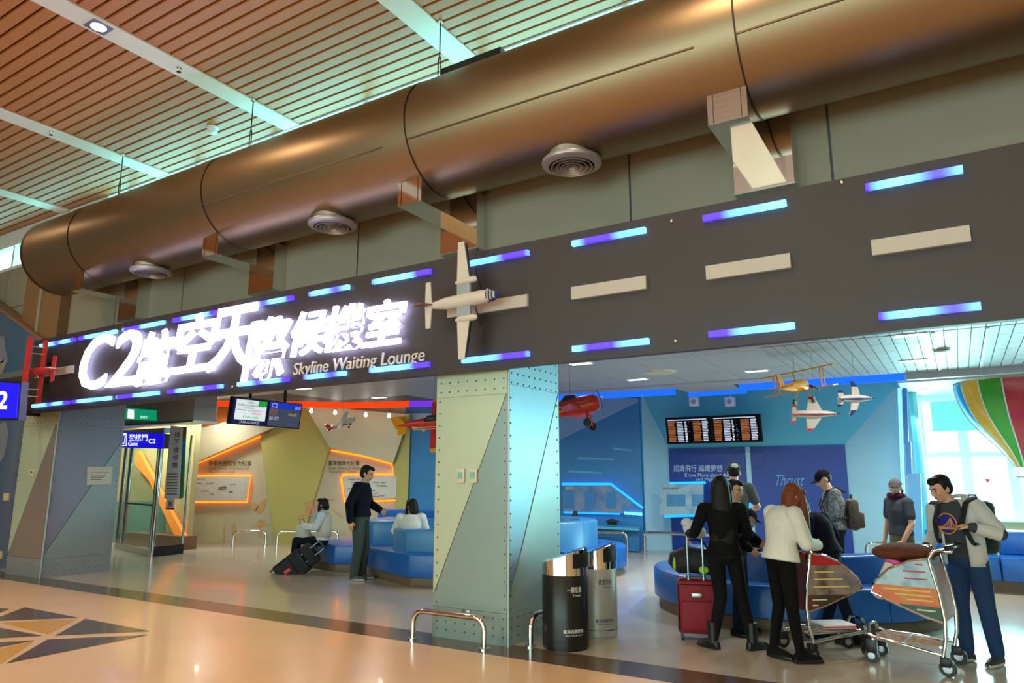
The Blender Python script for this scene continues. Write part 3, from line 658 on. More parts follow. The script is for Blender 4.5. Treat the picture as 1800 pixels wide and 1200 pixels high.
MB().tube([(LX1, LY0, 0), (LX1, LY0, 2.96)], .014, 8).build('corner_bead', m_pa4, lcol)
pp = [onx(153, 820, LX1 + .004), onx(198, 820, LX1 + .004), onx(195, 851, LX1 + .004), onx(152, 852, LX1 + .004)]
t = thing('notice', 'small pale notice sheet on the side of the left column', 'notice', (LX1, pp[0].y, pp[2].z)); MB().prism(pp, (.004, 0, 0)).build('sheet', m_paper, t)
for k in range(4):
    y0 = 830 + 4 * k; a, b = onx(160, y0, LX1 + .009), onx(190 - 4 * k, y0, LX1 + .009); MB().prism([a, b, b - V((0, 0, .012)), a - V((0, 0, .012))], (.001, 0, 0)).build('printed_line', m_ink2, t)
p = ony(57.5, 831, LY0); t = thing('switch_box', 'tiny switch plate on the front of the left column', 'switch', (p.x, LY0, p.z - .05)); MB().bbox((p.x - .06, LY0 - .02, p.z - .06), (p.x + .06, LY0, p.z + .06), .008).build('cover', MATS['ivory_plastic'], t); MB().box((p.x - .02, LY0 - .025, p.z), (p.x + .02, LY0 - .019, p.z + .03)).build('key', m_blk, t)
# left mural wall
q = MB(); zz = [ony(0, 545, 6.5).z, ony(72, 598, 6.5).z]; xx = [ony(0, 545, 6.5).x, ony(72, 598, 6.5).x]; sl = (zz[1] - zz[0]) / (xx[1] - xx[0])
zl = zz[0] + sl * (-19 - xx[0])
wl = struct('wall_mural_left', mat_bands('teal_cloud_mural', [(36, 104, 128), (58, 92, 124), (86, 98, 124), (110, 120, 132)], 'X', .55), MB().prism([(-19, 6.5, 0), (-14.05, 6.5, 0), (-14.05, 6.5, zz[1] + sl * (-14.05 - xx[1])), (-19, 6.5, zl)], (0, .2, 0)), 'teal cloud mural wall at the far left')
MB().prism([(-19, 6.47, zl), (-14.05, 6.47, zz[1] + sl * (-14.05 - xx[1])), (-14.05, 6.47, zz[1] + sl * (-14.05 - xx[1]) + .06), (-19, 6.47, zl + .06)], (0, .25, 0)).build('coping', m_brown, wl)
m_glb = mat('mural_grey', (120, 124, 138), .6, noise=.05)
def paintL(pts, m): MB().prism([ony(x, y, 6.497) for x, y in pts], (0, -.002, 0)).build('mural_shape', m, wl)
paintL([(0, 592), (7, 590), (9, 610), (14, 630), (0, 640)], m_glb); paintL([(0, 636), (14, 630), (6, 650), (0, 665)], mat('mural_tan', (150, 136, 128), .6))
c = ony(70, 690, 6.495); MB().tube(arc(c, 1.9, 2.62, 3.4, 24, (1, 0, 0), (0, 0, 1)), .012, 4).build('mural_arc', m_glb, wl)
paintL([(0, 745), (10, 740), (16, 760), (8, 800), (0, 812)], m_glb)
for xp, yp, lb in ((14, 873, 'tan outlet cover on the teal mural wall'), (1, 975, 'small outlet near the floor at the left frame edge')):
    p = ony(xp, yp, 6.5); t = thing('outlet', lb, 'outlet', (p.x, 6.5, p.z - .05)); MB().bbox((p.x - .1, 6.46, p.z - .07), (p.x + .1, 6.5, p.z + .07), .01).build('cover', mat('tan_plastic', (200, 180, 130), .5), t); MB().box((p.x - .03, 6.455, p.z - .02), (p.x + .03, 6.461, p.z + .02)).build('socket', m_paper, t)
# blue gate number sign at the left edge
t = thing('gate_number_sign', 'blue lit hanging gate number sign at the left frame edge', 'sign', tuple(ony(10, 735, 5.0)))
pp = [ony(-60, 668, 5.0), ony(33, 674, 5.0), ony(28, 735, 5.0), ony(-60, 734, 5.0)]
m_bl = mat('blue_lit_panel', (16, 8, 220), .4, noise=0, emit=.9, ec=(20, 8, 230)); m_wl = mat('white_lit_print', (255, 255, 255), .4, noise=0, emit=1.3)
MB().prism(pp, (0, .02, 0)).build('lit_face', m_bl, t)
MB().prism([p + V((0, .02, 0)) + V((.03 * (1 if i in (1, 2) else -1), 0, .03 * (1 if i < 2 else -1))) for i, p in enumerate(pp)], (0, .10, 0)).build('case', m_blk, t)
a, b = ony(-34, 719, 5.0), ony(12, 719, 5.0); text('numeral', 'C2', m_wl, a, b - a, (0, 0, ony(0, 684, 5.0).z - a.z), t, 0, 0, .02, .004)
MB().box((pp[0].x - .1, 5.12, pp[2].z + .2), (pp[0].x, 6.5, pp[2].z + .3)).build('wall_arm', m_blk, t)
p = ony(47, 687, 6.3); t = thing('amber_lamp', 'small orange lit box lamp beside the gate number sign', 'lamp', tuple(p)); MB().bbox((p.x - .16, 6.25, p.z - .05), (p.x + .14, 6.45, p.z + .06), .01).build('lens', mat('amber_lit', (255, 140, 20), .4, noise=0, emit=1.2), t); MB().box((p.x - .2, 6.45, p.z - .07), (p.x + .18, 6.5, p.z + .08)).build('base', m_blk, t)
# ------------------------------------------------------------------ gate area between left column and cream wall
GY = 9.0
gt = thing('gate_header', 'grey boxed header above the glass gate doorway', 'header', (-15, 8.6, 2.6))
a, b = ony(180, 715, 8.6), ony(339, 746, 8.6); tpz = 3.385
MB().box((a.x - 1.5, 8.6, ony(300, 741, 8.6).z), (b.x, 9.1, tpz)).build('box', m_grey, gt)
zz = ony(300, 741, 8.6).z; MB().box((a.x - 1.5, 8.58, zz - .03), (b.x + .02, 9.12, zz)).build('lip', m_steel, gt)
t = thing('exit_sign', 'green lit exit sign on the grey header', 'sign', tuple(ony(244, 740, 8.55)))
pp = [ony(214, 716, 8.56), ony(272, 721, 8.56), ony(272, 739, 8.56), ony(210, 736, 8.56)]
MB().prism(pp, (0, .05, 0)).build('lit_face', mat('green_lit_panel', (10, 170, 120), .4, noise=0, emit=.75, ec=(10, 176, 124)), t)
MB().prism([ony(225, 719, 8.555), ony(235, 720, 8.555), ony(235, 736, 8.555), ony(224, 735, 8.555)], (0, .004, 0)).build('pictogram', m_wl, t)
a, b = ony(227.5, 733, 8.55), ony(232.5, 733, 8.55); text('running_figure', '人', MATS['green_lit_panel'], a, b - a, (0, 0, ony(228, 722, 8.55).z - a.z), t)
a, b = ony(247, 735, 8.555), ony(259, 735.5, 8.555); text('sign_lettering', 'EXIT', m_wl, a, b - a, (0, 0, .05), t)
t = thing('gate_sign', 'blue lit gate sign with boarding pictogram and C2', 'sign', tuple(ony(240, 788, 8.95)))
pp = [ony(196, 758, 8.95), ony(288, 762, 8.95), ony(286, 788, 8.95), ony(196, 786, 8.95)]
MB().prism(pp, (0, .02, 0)).build('lit_face', m_bl, t); MB().prism([p + V((0, .02, 0)) for p in pp], (0, .12, 0)).build('case', m_blk, t)
def textG(s, x0, x1, y0, y1, Y=8.946): a, b = ony(x0, y1, Y), ony(x1, y1, Y); text('sign_lettering', s, m_wl, a, b - a, (0, 0, ony(x0, y0, Y).z - a.z), t, 0, 0, .012)
textG('登機門', 226, 259, 763, 775); textG('Gate', 225, 242, 776, 783); textG('C2', 261, 273, 771, 779); textG('刀', 211, 219, 763, 781)
MB().tube([ony(x, y, 8.945) for x, y in [(210, 762), (222, 762), (222, 783), (209, 783)]], .012, 4).build('pictogram_frame', m_wl, t)
# glass doorway
for lx, ly in ((-16.4, 9.9), (-17.6, 9.4)): area('gate_fill_light', (lx, ly, 3.3), (0, 0, 0), .5, .3, 90, (1, .95, .8))  # added fill lights without fixtures, brighten the space behind the glass
gd = struct('door_1', m_steel, MB().box((-17.2, 8.98, 2.55), (-14.3, 9.12, 2.66)), 'glass gate doorway with steel frame')
g1, g2, g3 = V((-16.9, 9.7, 0)), V((-14.46, 9.06, 0)), V((-14.55, 9.8, 0)); H = 2.55
def wallglass(a, b, name, m, z0, z1, th=.02):
    n = (b - a).cross(V((0, 0, 1))).normalized() * th; MB().prism([a + V((0, 0, z0)), b + V((0, 0, z0)), b + V((0, 0, z1)), a + V((0, 0, z1))], n).build(name, m, gd)
wallglass(g1, g2, 'glass_leaf', m_glass, .12, H); wallglass(g2, g3, 'glass_leaf', m_glass, .2, H)
wallglass(g1, g2, 'bottom_rail', m_steel, 0, .14, .05); wallglass(g2, g3, 'bottom_rail', m_blk, 0, .2, .05)
for p_, r in ((g1, .05), (lerp(g1, g2, .18), .05), (g2, .045), (lerp(g1, g2, .93), .03), (g3, .025)): MB().tube([p_, p_ + V((0, 0, H))], r, 10).build('post', m_chrome, gd)
wallglass(lerp(g1, g2, .2), lerp(g1, g2, .9), 'push_bar', m_blk, 1.02, 1.06, .04)
# partition behind the glass: pale panels and the orange slanted beam
def onG(x, y, Y=10.6): return ony(x, y, Y)
gw = struct('wall_gate', mat('pale_gate_wall', (196, 186, 132), .5, noise=.03), MB().box((-20, 10.6, 0), (-15.6, 10.75, 3.9)), 'pale wall behind the glass gate')
MB().prism([onG(200, 880), onG(290, 880), onG(290, 955), onG(200, 955)], (0, -.02, 0)).build('lower_panel', mat('teal_grey_panel', (120, 164, 152), .4), gw)
m_obeam = mat('orange_beam', (255, 150, 60), .5, noise=0, emit=.8, ec=(255, 130, 40))
MB().prism([onG(238, 792, 10.4), onG(243, 792, 10.4), onG(328, 952, 10.4), onG(312, 952, 10.4), onG(282, 890, 10.4), onG(262, 845, 10.4), onG(236, 815, 10.4)], (0, .1, 0)).build('slanted_beam', m_obeam, gw)
MB().box((-17.4, 10.2, 0), (-15.2, 10.6, .3)).build('plinth', m_brown, gw)
# hanging vertical banner
t = thing('vertical_banner', 'tall white vertical notice banner beside the glass doorway', 'banner', tuple(ony(300, 885, 9.2)))
bY = 8.95
MB().prism([ony(300, 748, bY), ony(322, 750, bY), ony(315, 877, bY), ony(288, 876, bY)], (0, .02, 0)).build('sheet', mat('banner_white', (226, 224, 232), .5), t)
MB().prism([ony(322, 750, bY), ony(327, 750, bY), ony(321, 874, bY), ony(315, 877, bY)], (0, .02, 0)).build('colour_edge', mat_bands('banner_edge_print', [(60, 130, 190), (40, 120, 80), (120, 40, 40)], 'Z', 2), t)
for i, ch in enumerate('請下樓候機'):
    x0, y0 = 306.5 - 1.05 * i, 759 + 13.3 * i; a, b = ony(x0, y0 + 10, bY - .004), ony(x0 + 9.5, y0 + 10, bY - .004)
    text('banner_character', ch, m_ink, a, b - a, (0, 0, ony(x0, y0, bY).z - a.z), t)
for k in range(8):
    y0 = 834 + 5 * k; a, b = ony(293 - .1 * k, y0, bY - .004), ony(312 - .12 * k, y0, bY - .004); MB().prism([a, b, b + V((0, 0, .02)), a + V((0, 0, .02))], (0, -.001, 0)).build('printed_line', m_ink2, t)
t = thing('no_entry_notice', 'small square prohibition notice under the vertical banner', 'notice', tuple(ony(300, 896, bY - .02)))
MB().prism([ony(292, 876, bY - .02), ony(307, 877, bY - .02), ony(306, 896, bY - .02), ony(291, 895, bY - .02)], (0, .008, 0)).build('card', m_white, t)
c = ony(299.5, 884.5, bY - .023); MB().tube(arc(c, .062, 0, 2 * math.pi, 20, (1, 0, 0), (0, 0, 1)), .008, 5, False).build('ring', mat('dull_red', (150, 50, 60), .5), t)
MB().tube([c + V((-.04, 0, .04)), c + V((.04, 0, -.04))], .007, 5).build('slash', MATS['dull_red'], t)
MB().box((c.x - .035, c.y - .001, c.z - .03), (c.x + .03, c.y + .002, c.z + .025)).build('dog_figure', m_ink, t)
a = ony(291, 894.5, bY - .024); b = ony(306, 895.5, bY - .024); MB().prism([a, b, b + V((0, 0, .03)), a + V((0, 0, .03))], (0, .003, 0)).build('red_bar', MATS['dull_red'], t)
# ------------------------------------------------------------------ rails
def rail(label, a, b, h, r=.03, bend=.12, group=None):
    a, b = V(a), V(b); u = (b - a).normalized(); Z = V((0, 0, 1))
    t = thing('bumper_rail', label, 'rail', tuple((a + b) / 2), 0, group)
    pa = [a] + [a + u * (bend * (1 - math.cos(q))) + Z * (h - bend + bend * math.sin(q)) for q in [P2 * i / 6 for i in range(7)]]
    pb = [b - u * (bend * (1 - math.cos(q))) + Z * (h - bend + bend * math.sin(q)) for q in [P2 * (6 - i) / 6 for i in range(7)]] + [b]
    MB().tube(pa + pb, r, 12).build('bent_tube', m_chrome, t)
    for p in (a, b): MB().lathe([(r * 2, p.z + .001), (r * 2, p.z + .012), (r, p.z + .014)], (p.x, p.y, 0), 16).build('floor_flange', m_chrome, t)
    return t
rail('chrome bumper rail at the front foot of the pillar', (-4.88, 5.95, 0), (-4.02, 5.97, 0), .28, .028)
rail('chrome bumper rail at the right side of the pillar behind the bins', (-3.7, 6.3, 0), (-3.7, 7.15, 0), .28, .028)
rail('chrome bumper rail by the cream wall nearer the glass gate', (-15.08, 11.5, 0), (-14.42, 11.92, 0), .34, .03)
rail('chrome bumper rail by the cream wall behind the seated woman', (-14.1, 12.0, 0), (-12.9, 12.8, 0), .34, .03)
rail('chrome bumper rail in front of the blue lit display left of the portal', (-7.9, 14.6, 0), (-6.35, 15.0, 0), .42, .035)
rail('chrome bumper rail in front of the blue portal wall', (-5.95, 15.0, 0), (-4.4, 15.0, 0), .45, .035)
rail('short chrome rail behind the round blue bench', (-1.6, 15.0, 0), (-.9, 15.0, 0), .42, .035)
# ------------------------------------------------------------------ waste bins
def bin_(label, c, R, H, m, ink, words, small):
    t = thing('waste_bin', label, 'waste bin', (c[0], c[1], 0), 0)
    O = V((c[0], c[1], 0)); td = V((-.45, -.9, 0)).normalized()      # hood is low on the side towards the viewer's left
    hz = lambda p: H + .07 * ((p - O).dot(V((1, .35, 0))) / R)
    MB().lathe([(0, .0), (R * .95, 0), (R * .95, .02), (R, .025), (R, H - .18), (R * .98, H - .175)], O, 40).build('body', m, t)
    MB().lathe([(R * 1.004, .085), (R * 1.004, .092)], O, 40).build('base_groove', m_seam, t)
    n = 48; q = MB(); lo = [O + V((R * math.cos(2 * math.pi * i / n), R * math.sin(2 * math.pi * i / n), H - .178)) for i in range(n)]
    hi = [V((p.x, p.y, hz(p))) for p in lo]; mid = [V((O.x + (p.x - O.x) * .9, O.y + (p.y - O.y) * .9, hz(p) + .004)) for p in lo]
    q.add(lo + hi + mid, [(i, (i + 1) % n, n + (i + 1) % n, n + i) for i in range(n)] + [(n + i, n + (i + 1) % n, 2 * n + (i + 1) % n, 2 * n + i) for i in range(n)] + [tuple(2 * n + i for i in range(n))], True)
    q.build('hood', m_chrome, t)
    # mouth of the hood faces right
    q = MB(); vs = []
    for z in (H - .13, H + .005):
        for k in range(9):
            a = math.radians(-42 + 11 * k); vs.append(O + V(((R + .004) * math.cos(a), (R + .004) * math.sin(a), z + .025 * math.cos(a))))
    q.add(vs, [(k, k + 1, k + 10, k + 9) for k in range(8)], True); q.build('mouth', m_blk, t)
    def wrap(name, s, a0, a1, z0, z1, mm):
        me = textmesh(s, 0, 0, .01); xs = [v.co.x for v in me.vertices]; ys = [v.co.y for v in me.vertices]
        for v in me.vertices:
            f = (v.co.x - min(xs)) / (max(xs) - min(xs)); a = math.radians(a0 + (a1 - a0) * f); zz = z0 + (z1 - z0) * (v.co.y - min(ys)) / (max(ys) - min(ys))
            v.co = V(((R + .002) * math.cos(a), (R + .002) * math.sin(a), zz))
        me.materials.clear(); me.materials.append(mm); o = bpy.data.objects.new(name, me); COL.objects.link(o); o.parent = t; WM[o] = wm(t).copy()
    wrap('bin_lettering', words, -58, -20, H - .33, H - .275, ink)
    wrap('bin_lettering', small, -45, -22, H - .365, H - .345, ink)
    wrap('bin_lettering', '臺灣桃園機場', -68, -15, .165, .20, ink); wrap('bin_lettering', 'Taiwan Taoyuan Airport', -64, -16, .138, .155, ink)
    return t
bin_('black cylindrical general waste bin with chrome slanted hood beside the pillar', (-3.40, 6.46), .225, .86, mat('black_bin_metal', (46, 46, 44), .3, .6, noise=.02), mat('white_ink', (226, 226, 226), .5, noise=0), '一般垃圾', 'Trash')
bin_('grey cylindrical recycling bin with chrome slanted hood behind the black bin', (-3.36, 7.08), .215, .86, mat('grey_bin_metal', (160, 164, 158), .4, .3, noise=.02), mat('dark_grey_ink', (70, 72, 70), .5, noise=0), '資源回收', 'Recycling')
# ------------------------------------------------------------------ blue benches
m_vin = mat('blue_vinyl', (22, 94, 172), .3, noise=.04, scale=3, bump=.02); m_vin2 = mat('light_blue_vinyl', (56, 128, 178), .32, noise=.04, scale=3); m_kick = mat('brown_kickboard', (108, 88, 66), .5, noise=.05)
def sectorblock(q, c, r0, r1, z0, z1, a0, a1, n=28, bev=.03):
    """block following an arc, with softened top edges"""
    prof = [(r0, z0), (r1, z0), (r1, z1 - bev), (r1 - bev * .4, z1 - bev * .3), (r1 - bev, z1), (r0 + bev, z1), (r0 + bev * .4, z1 - bev * .3), (r0, z1 - bev)]
    vs = []; k = len(prof)
    for i in range(n + 1):
        a = math.radians(a0 + (a1 - a0) * i / n)
        for r, z in prof: vs.append(V((c[0] + r * math.cos(a), c[1] + r * math.sin(a), z)))
    fs = [(i * k + j, i * k + (j + 1) % k, (i + 1) * k + (j + 1) % k, (i + 1) * k + j) for i in range(n) for j in range(k)] + [tuple(range(k)), tuple(n * k + j for j in range(k))[::-1]]
    q.add(vs, fs, True)
RC = (-1.92, 9.92)
t = thing('curved_bench', 'curved blue vinyl bench with a low back in the middle of the lounge', 'bench', (RC[0], RC[1], 0))
q = MB(); sectorblock(q, RC, .95, 1.70, 0, .14, 182, 342); q.build('kickboard', m_kick, t)
for k in range(5): q = MB(); sectorblock(q, RC, 1.33, 1.76, .14, .47, 180 + 33 * k, 180 + 33 * (k + 1) - .35, 10); q.build('seat_segment', m_vin, t)
for k in range(4): q = MB(); sectorblock(q, RC, 1.06, 1.33, .14, .76, 205 + 33 * k, 205 + 33 * (k + 1) - .35, 10); q.build('back_segment', m_vin, t)
for k in range(5): q = MB(); sectorblock(q, RC, .62, 1.06, .14, .45, 180 + 33 * k, 180 + 33 * (k + 1) - .35, 10); q.build('inner_seat_segment', m_vin, t)
# round bench behind the bins
RC2 = (-6.75, 11.35)
t = thing('round_bench', 'round two-tier blue bench behind the bins and pillar', 'bench', (RC2[0], RC2[1], 0))
q = MB(); sectorblock(q, RC2, 1.2, 1.72, 0, .12, -38, 110); q.build('kickboard', m_kick, t)
for a0, a1 in ((-38, 0), (0.4, 55), (55.4, 110)): q = MB(); sectorblock(q, RC2, 1.28, 1.78, .12, .45, a0, a1, 12); q.build('seat_segment', m_vin, t)
for a0, a1 in ((-38, -10), (-9.6, 40), (40.4, 110)): q = MB(); sectorblock(q, RC2, .95, 1.28, .12, .88, a0, a1, 12); q.build('back_segment', m_vin2, t)
# angular bench group at the left
def pblock(name, pts, z0, z1, m, t, bev=.025):
    bm = bmesh.new(); vs = [bm.verts.new((x, y, z0)) for x, y in pts]; f = bm.faces.new(vs); r = bmesh.ops.extrude_face_region(bm, geom=[f])
    for v in r['geom']:
        if isinstance(v, bmesh.types.BMVert): v.co.z = z1
    bmesh.ops.recalc_face_normals(bm, faces=bm.faces); bmesh.ops.bevel(bm, geom=bm.edges[:], offset=bev, segments=2, affect='EDGES', profile=.5); bm.verts.index_update()
    q = MB().add([v.co.copy() for v in bm.verts], [[v.index for v in f.verts] for f in bm.faces], True); bm.free(); return q.build(name, m, t)
t = thing('angular_bench', 'angular blue bench with low back right of the standing man', 'bench', (-7.2, 9.4, 0), 0)
pblock('kickboard', [(-8.5, 9.22), (-7.2, 8.68), (-6.6, 8.84), (-6.6, 9.9), (-7.6, 10.1)], 0, .13, m_kick, t, .005)
pblock('seat', [(-8.57, 9.2), (-7.2, 8.62), (-6.5, 8.80), (-6.5, 9.95), (-7.65, 10.15)], .13, .47, m_vin, t)
pblock('backrest', [(-7.98, 9.15), (-7.55, 8.95), (-6.5, 9.19), (-6.5, 9.5), (-7.5, 9.35), (-7.85, 9.5)], .3, .80, m_vin2, t)
t = thing('angular_bench', 'blue bench block with the seated woman and her black suitcase', 'bench', (-9.6, 9.9, 0), 0)
pblock('kickboard', [(-10.4, 9.62), (-9.42, 9.32), (-8.62, 9.75), (-8.7, 11.2), (-10.2, 11.2)], 0, .13, m_kick, t, .005)
pblock('seat', [(-10.48, 9.6), (-9.42, 9.27), (-8.55, 9.72), (-8.62, 11.25), (-10.28, 11.25)], .13, .45, m_vin, t)
pblock('backrest', [(-9.72, 10.05), (-9.1, 9.88), (-8.6, 10.2), (-8.66, 11.2), (-9.9, 11.2)], .4, .84, m_vin2, t)
t = thing('angular_bench', 'far low blue bench wall behind the woman in white', 'bench', (-10.0, 12.3, 0), 0)
pblock('seat', [(-11.2, 11.9), (-9.0, 12.1), (-9.0, 12.8), (-11.2, 12.6)], 0, .45, m_vin, t); pblock('backrest', [(-11.2, 12.3), (-9.0, 12.5), (-9.0, 12.8), (-11.2, 12.6)], .45, .92, m_vin, t)
# window bench on the right
t = thing('window_bench', 'long blue bench under the bright window', 'bench', (1.2, 12.9, 0))
MB().box((-.5, 12.62, 0), (5.0, 13.5, .17)).build('kickboard', m_kick, t)
for k in range(6):
    x = -.55 + .92 * k; MB().bbox((x, 12.5, .17), (x + .91, 13.15, .5), .03).build('seat_segment', m_vin, t); MB().bbox((x, 13.0, .5), (x + .91, 13.5, .83), .03).build('back_segment', m_vin, t)
# ------------------------------------------------------------------ screens
m_case = mat('black_screen_case', (14, 14, 18), .6, noise=0, spec=.2)
def screen_pair(name, label, c, U, W, H, tilt, out):
    """two flat screens in a row; c = centre, U = direction along the row, out = direction they face"""
    U = V(U).normalized(); out = V(out).normalized(); Z = V((0, 0, 1)); n = (out * math.cos(tilt) - Z * math.sin(tilt)).normalized(); up = (Z * math.cos(tilt) + out * math.sin(tilt)).normalized()
    t = thing(name, label, 'screen', tuple(c)); c = V(c)
    def P(u, v, d=0.): return c + U * u + up * v + n * d
    for s in (-1, 1):
        a, b = (-W, -.004) if s < 0 else (.004, W)
        q = MB(); q.prism([P(a, -H / 2), P(b, -H / 2), P(b, H / 2), P(a, H / 2)], -n * .07); q.build('case', m_case, t)
    return t, P
m_s_w = mat('screen_white', (232, 240, 244), .9, noise=0, spec=0., emit=.75); m_s_n = mat('screen_navy', (30, 36, 84), .9, noise=0, spec=0., emit=.6); m_s_g = mat('screen_grey', (74, 80, 104), .9, noise=0, spec=0., emit=.6)
m_s_b = mat('screen_blue', (30, 60, 200), .9, noise=0, spec=0., emit=.7); m_s_gr = mat('screen_green', (40, 170, 70), .9, noise=0, spec=0., emit=.7); m_s_r = mat('screen_red', (220, 60, 60), .9, noise=0, spec=0., emit=.7); m_s_o = mat('screen_orange', (170, 104, 62), .9, noise=0, spec=0., emit=.7); m_s_t = mat('screen_text', (200, 206, 220), .9, noise=0, spec=0., emit=.75); m_s_k = mat('screen_black', (10, 12, 18), .9, noise=0, spec=0., emit=.5); m_s_y = mat('screen_yellow', (200, 180, 90), .9, noise=0, spec=0., emit=.7); m_s_d = mat('screen_dark_text', (80, 96, 110), .9, noise=0, spec=0., emit=.5)
XT = -9.6
pa, pb, pc = onx(411, 695, XT), onx(532, 713, XT), onx(400, 742, XT)
cen = (onx(406, 719, XT) + onx(529, 733, XT)) / 2; W = (pb - pa).length / 2; Hh = (pa.z - pc.z) * 1.02
t, P = screen_pair('gate_screen', 'pair of hanging gate screens with white notice and blue C2 panel', cen, (0, 1, 0), W, Hh, .12, (1, 0, 0))
def R(name, u0, u1, v0, v1, m, d=.002, th=.002, PP=None): PP = PP or P; MB().prism([PP(u0, v0, d), PP(u1, v0, d), PP(u1, v1, d), PP(u0, v1, d)], PP(0, 0, th) - PP(0, 0, 0)).build(name, m, t)
def T(s, u0, u1, v0, v1, m, PP=None, d=.006, name='screen_lettering', shear=0.): PP = PP or P; text(name, s, m, PP(u0, v0, d), PP(u1, v0) - PP(u0, v0), PP(u0, v1) - PP(u0, v0), t, shear)
h = Hh / 2
R('picture', -W * .97, -W * .03, -h * .93, h * .93, m_s_n); R('picture', W * .03, W * .97, -h * .93, h * .93, m_s_g)
R('notice_area', -W * .9, -W * .06, -h * .62, h * .85, m_s_w, .004); R('green_corner', -W * .3, -W * .06, h * .45, h * .85, m_s_gr, .0055)
R('title_bar', W * .03, W * .97, h * .45, h * .9, m_s_b, .004)
T('公告事項', -W * .62, -W * .42, h * .58, h * .75, m_s_d, d=.009)
T('因應航班調整請旅客', -W * .85, -W * .15, h * .38, h * .52, m_s_d, d=.009); T('BOARDING', -W * .65, -W * .4, h * .2, h * .32, m_s_d, d=.009)
T('Dear passengers please wait', -W * .85, -W * .15, h * .02, h * .16, m_s_d, d=.009); T('09:03', -W * .45, -W * .2, -h * .22, -h * .04, m_s_r, d=.009); T('EVA AIR', -W * .68, -W * .25, -h * .5, -h * .3, m_s_gr, d=.009)
T('STAR ALLIANCE', -W * .75, -W * .22, -h * .88, -h * .7, m_s_t)
T('C2', W * .08, W * .24, h * .5, h * .82, m_s_t, d=.009); T('00 05', W * .78, W * .95, h * .5, h * .75, m_s_t, d=.009); T('高雄', W * .06, W * .26, h * .12, h * .4, m_s_o); T('09:30', W * .6, W * .85, -h * .05, h * .15, m_s_y); T('KAO', W * .06, W * .24, -h * .12, h * .08, m_s_o); T('BR 271', W * .06, W * .32, -h * .45, -h * .2, m_s_t)
MB().tube([P(-W * .5, h, -.04), P(-W * .5, h, -.04) + V((0, 0, 3.4 - P(-W * .5, h).z))], .025, 8).build('hanger', m_blk, t)
MB().tube([P(W * .5, h, -.04), P(W * .5, h, -.04) + V((0, 0, 3.4 - P(W * .5, h).z))], .025, 8).build('hanger', m_blk, t)
YT = 15.45
pa, pb, pc = ony(1168, 735, YT), ony(1334, 728, YT), ony(1176, 781, YT); cen = (ony(1172, 757, YT) + ony(1337, 752, YT)) / 2; W = (pb.x - pa.x) / 2 ; Hh = (pa.z - pc.z) * 1.0
t, P = screen_pair('flight_board', 'pair of wall mounted flight information boards above the navy panels', cen, (1, 0, 0), W, Hh, .16, (0, -1, 0)); h = Hh / 2
for s in (-1, 1):
    o0 = -W if s < 0 else 0.
    R('picture', o0 + W * .03, o0 + W * .97, -h * .92, h * .92, m_s_k)
    for u0, u1, mm in ((.05, .22, m_s_o), (.25, .40, m_s_t), (.42, .47, m_s_w), (.5, .55, m_s_d), (.60, .78, m_s_o), (.80, .93, m_s_t)):
        for r in range(13):
            v = h * .66 - r * h * .118
            if mm is m_s_d and random.random() < .5: continue
            R('flight_row', o0 + W * u0, o0 + W * (u1 - random.uniform(0, .03)), v - h * .07, v, mm, .004, .001)
    R('header_row', o0 + W * .05, o0 + W * .9, h * .76, h * .84, m_s_t, .004, .001)
    MB().box((cen.x + o0 + W * .4, YT + .05, cen.z - .1), (cen.x + o0 + W * .6, PY + .1, cen.z + .1)).build('wall_mount', m_blk, t)
for xp, lb in ((1220, 'left square white speaker above the flight boards'), (1283, 'right square white speaker above the flight boards')):
    p = ony(xp, 706, 15.4); t = thing('wall_speaker', lb, 'speaker', tuple(p), 0, 'white speakers above the flight boards')
    MB().bbox((p.x - .1, 15.35, p.z - .1), (p.x + .1, 15.5, p.z + .1), .015).build('cabinet', m_white, t); MB().lathe([(.055, 0), (0, .004)], seg=16, M=Matrix.Translation((p.x, 15.348, p.z)) @ Matrix.Rotation(P2, 4, 'X')).build('cone', m_grey, t)
    MB().tube([(p.x, 15.45, p.z + .1), (p.x, 15.45, 3.95)], .012, 6).build('stem', m_white, t)
# ------------------------------------------------------------------ lounge ceiling lamps
m_lamp = mat('cool_lamp_cell', (245, 250, 255), .4, noise=0, emit=4)
lamps = [(1021, 638, 'nearest the pillar'), (1120, 666, 'left of the pale ceiling vent'), (1330, 651, 'left above the yellow biplane'), (1605, 633, 'on the tiled part by the brown detector'), (1600, 588, 'at the front edge of the tiled ceiling'), (666, 698, 'above the white and red model plane'), (533, 682, 'at the front above the gate screens'), (386, 709, 'in the orange lit corner')]
for xp, yp, wtxt in lamps:
    p = onz(xp, yp, CZ); t = thing('ceiling_lamp', 'small recessed louvre lamp ' + wtxt, 'ceiling lamp', (p.x, p.y, CZ - .01), 0, 'recessed louvre lamps in the lounge ceiling')
    MB().box((p.x - .2, p.y - .1, CZ - .012), (p.x + .2, p.y + .1, CZ - .001)).build('trim_frame', m_white, t)
    for k in range(3): MB().box((p.x - .17 + .12 * k, p.y - .07, CZ - .016), (p.x - .07 + .12 * k, p.y + .07, CZ - .011)).build('lamp_cell', m_lamp, t)
    l = bpy.data.lights.new('ceiling_lamp_light', 'AREA'); l.shape = 'RECTANGLE'; l.size = .4; l.size_y = .3; l.energy = 78 if xp > 900 else 40; l.color = (1, 1, .96); l.spread = math.radians(160)
    o = bpy.data.objects.new('ceiling_lamp_light', l); COL.objects.link(o); o.location = (p.x, p.y, CZ - .04)
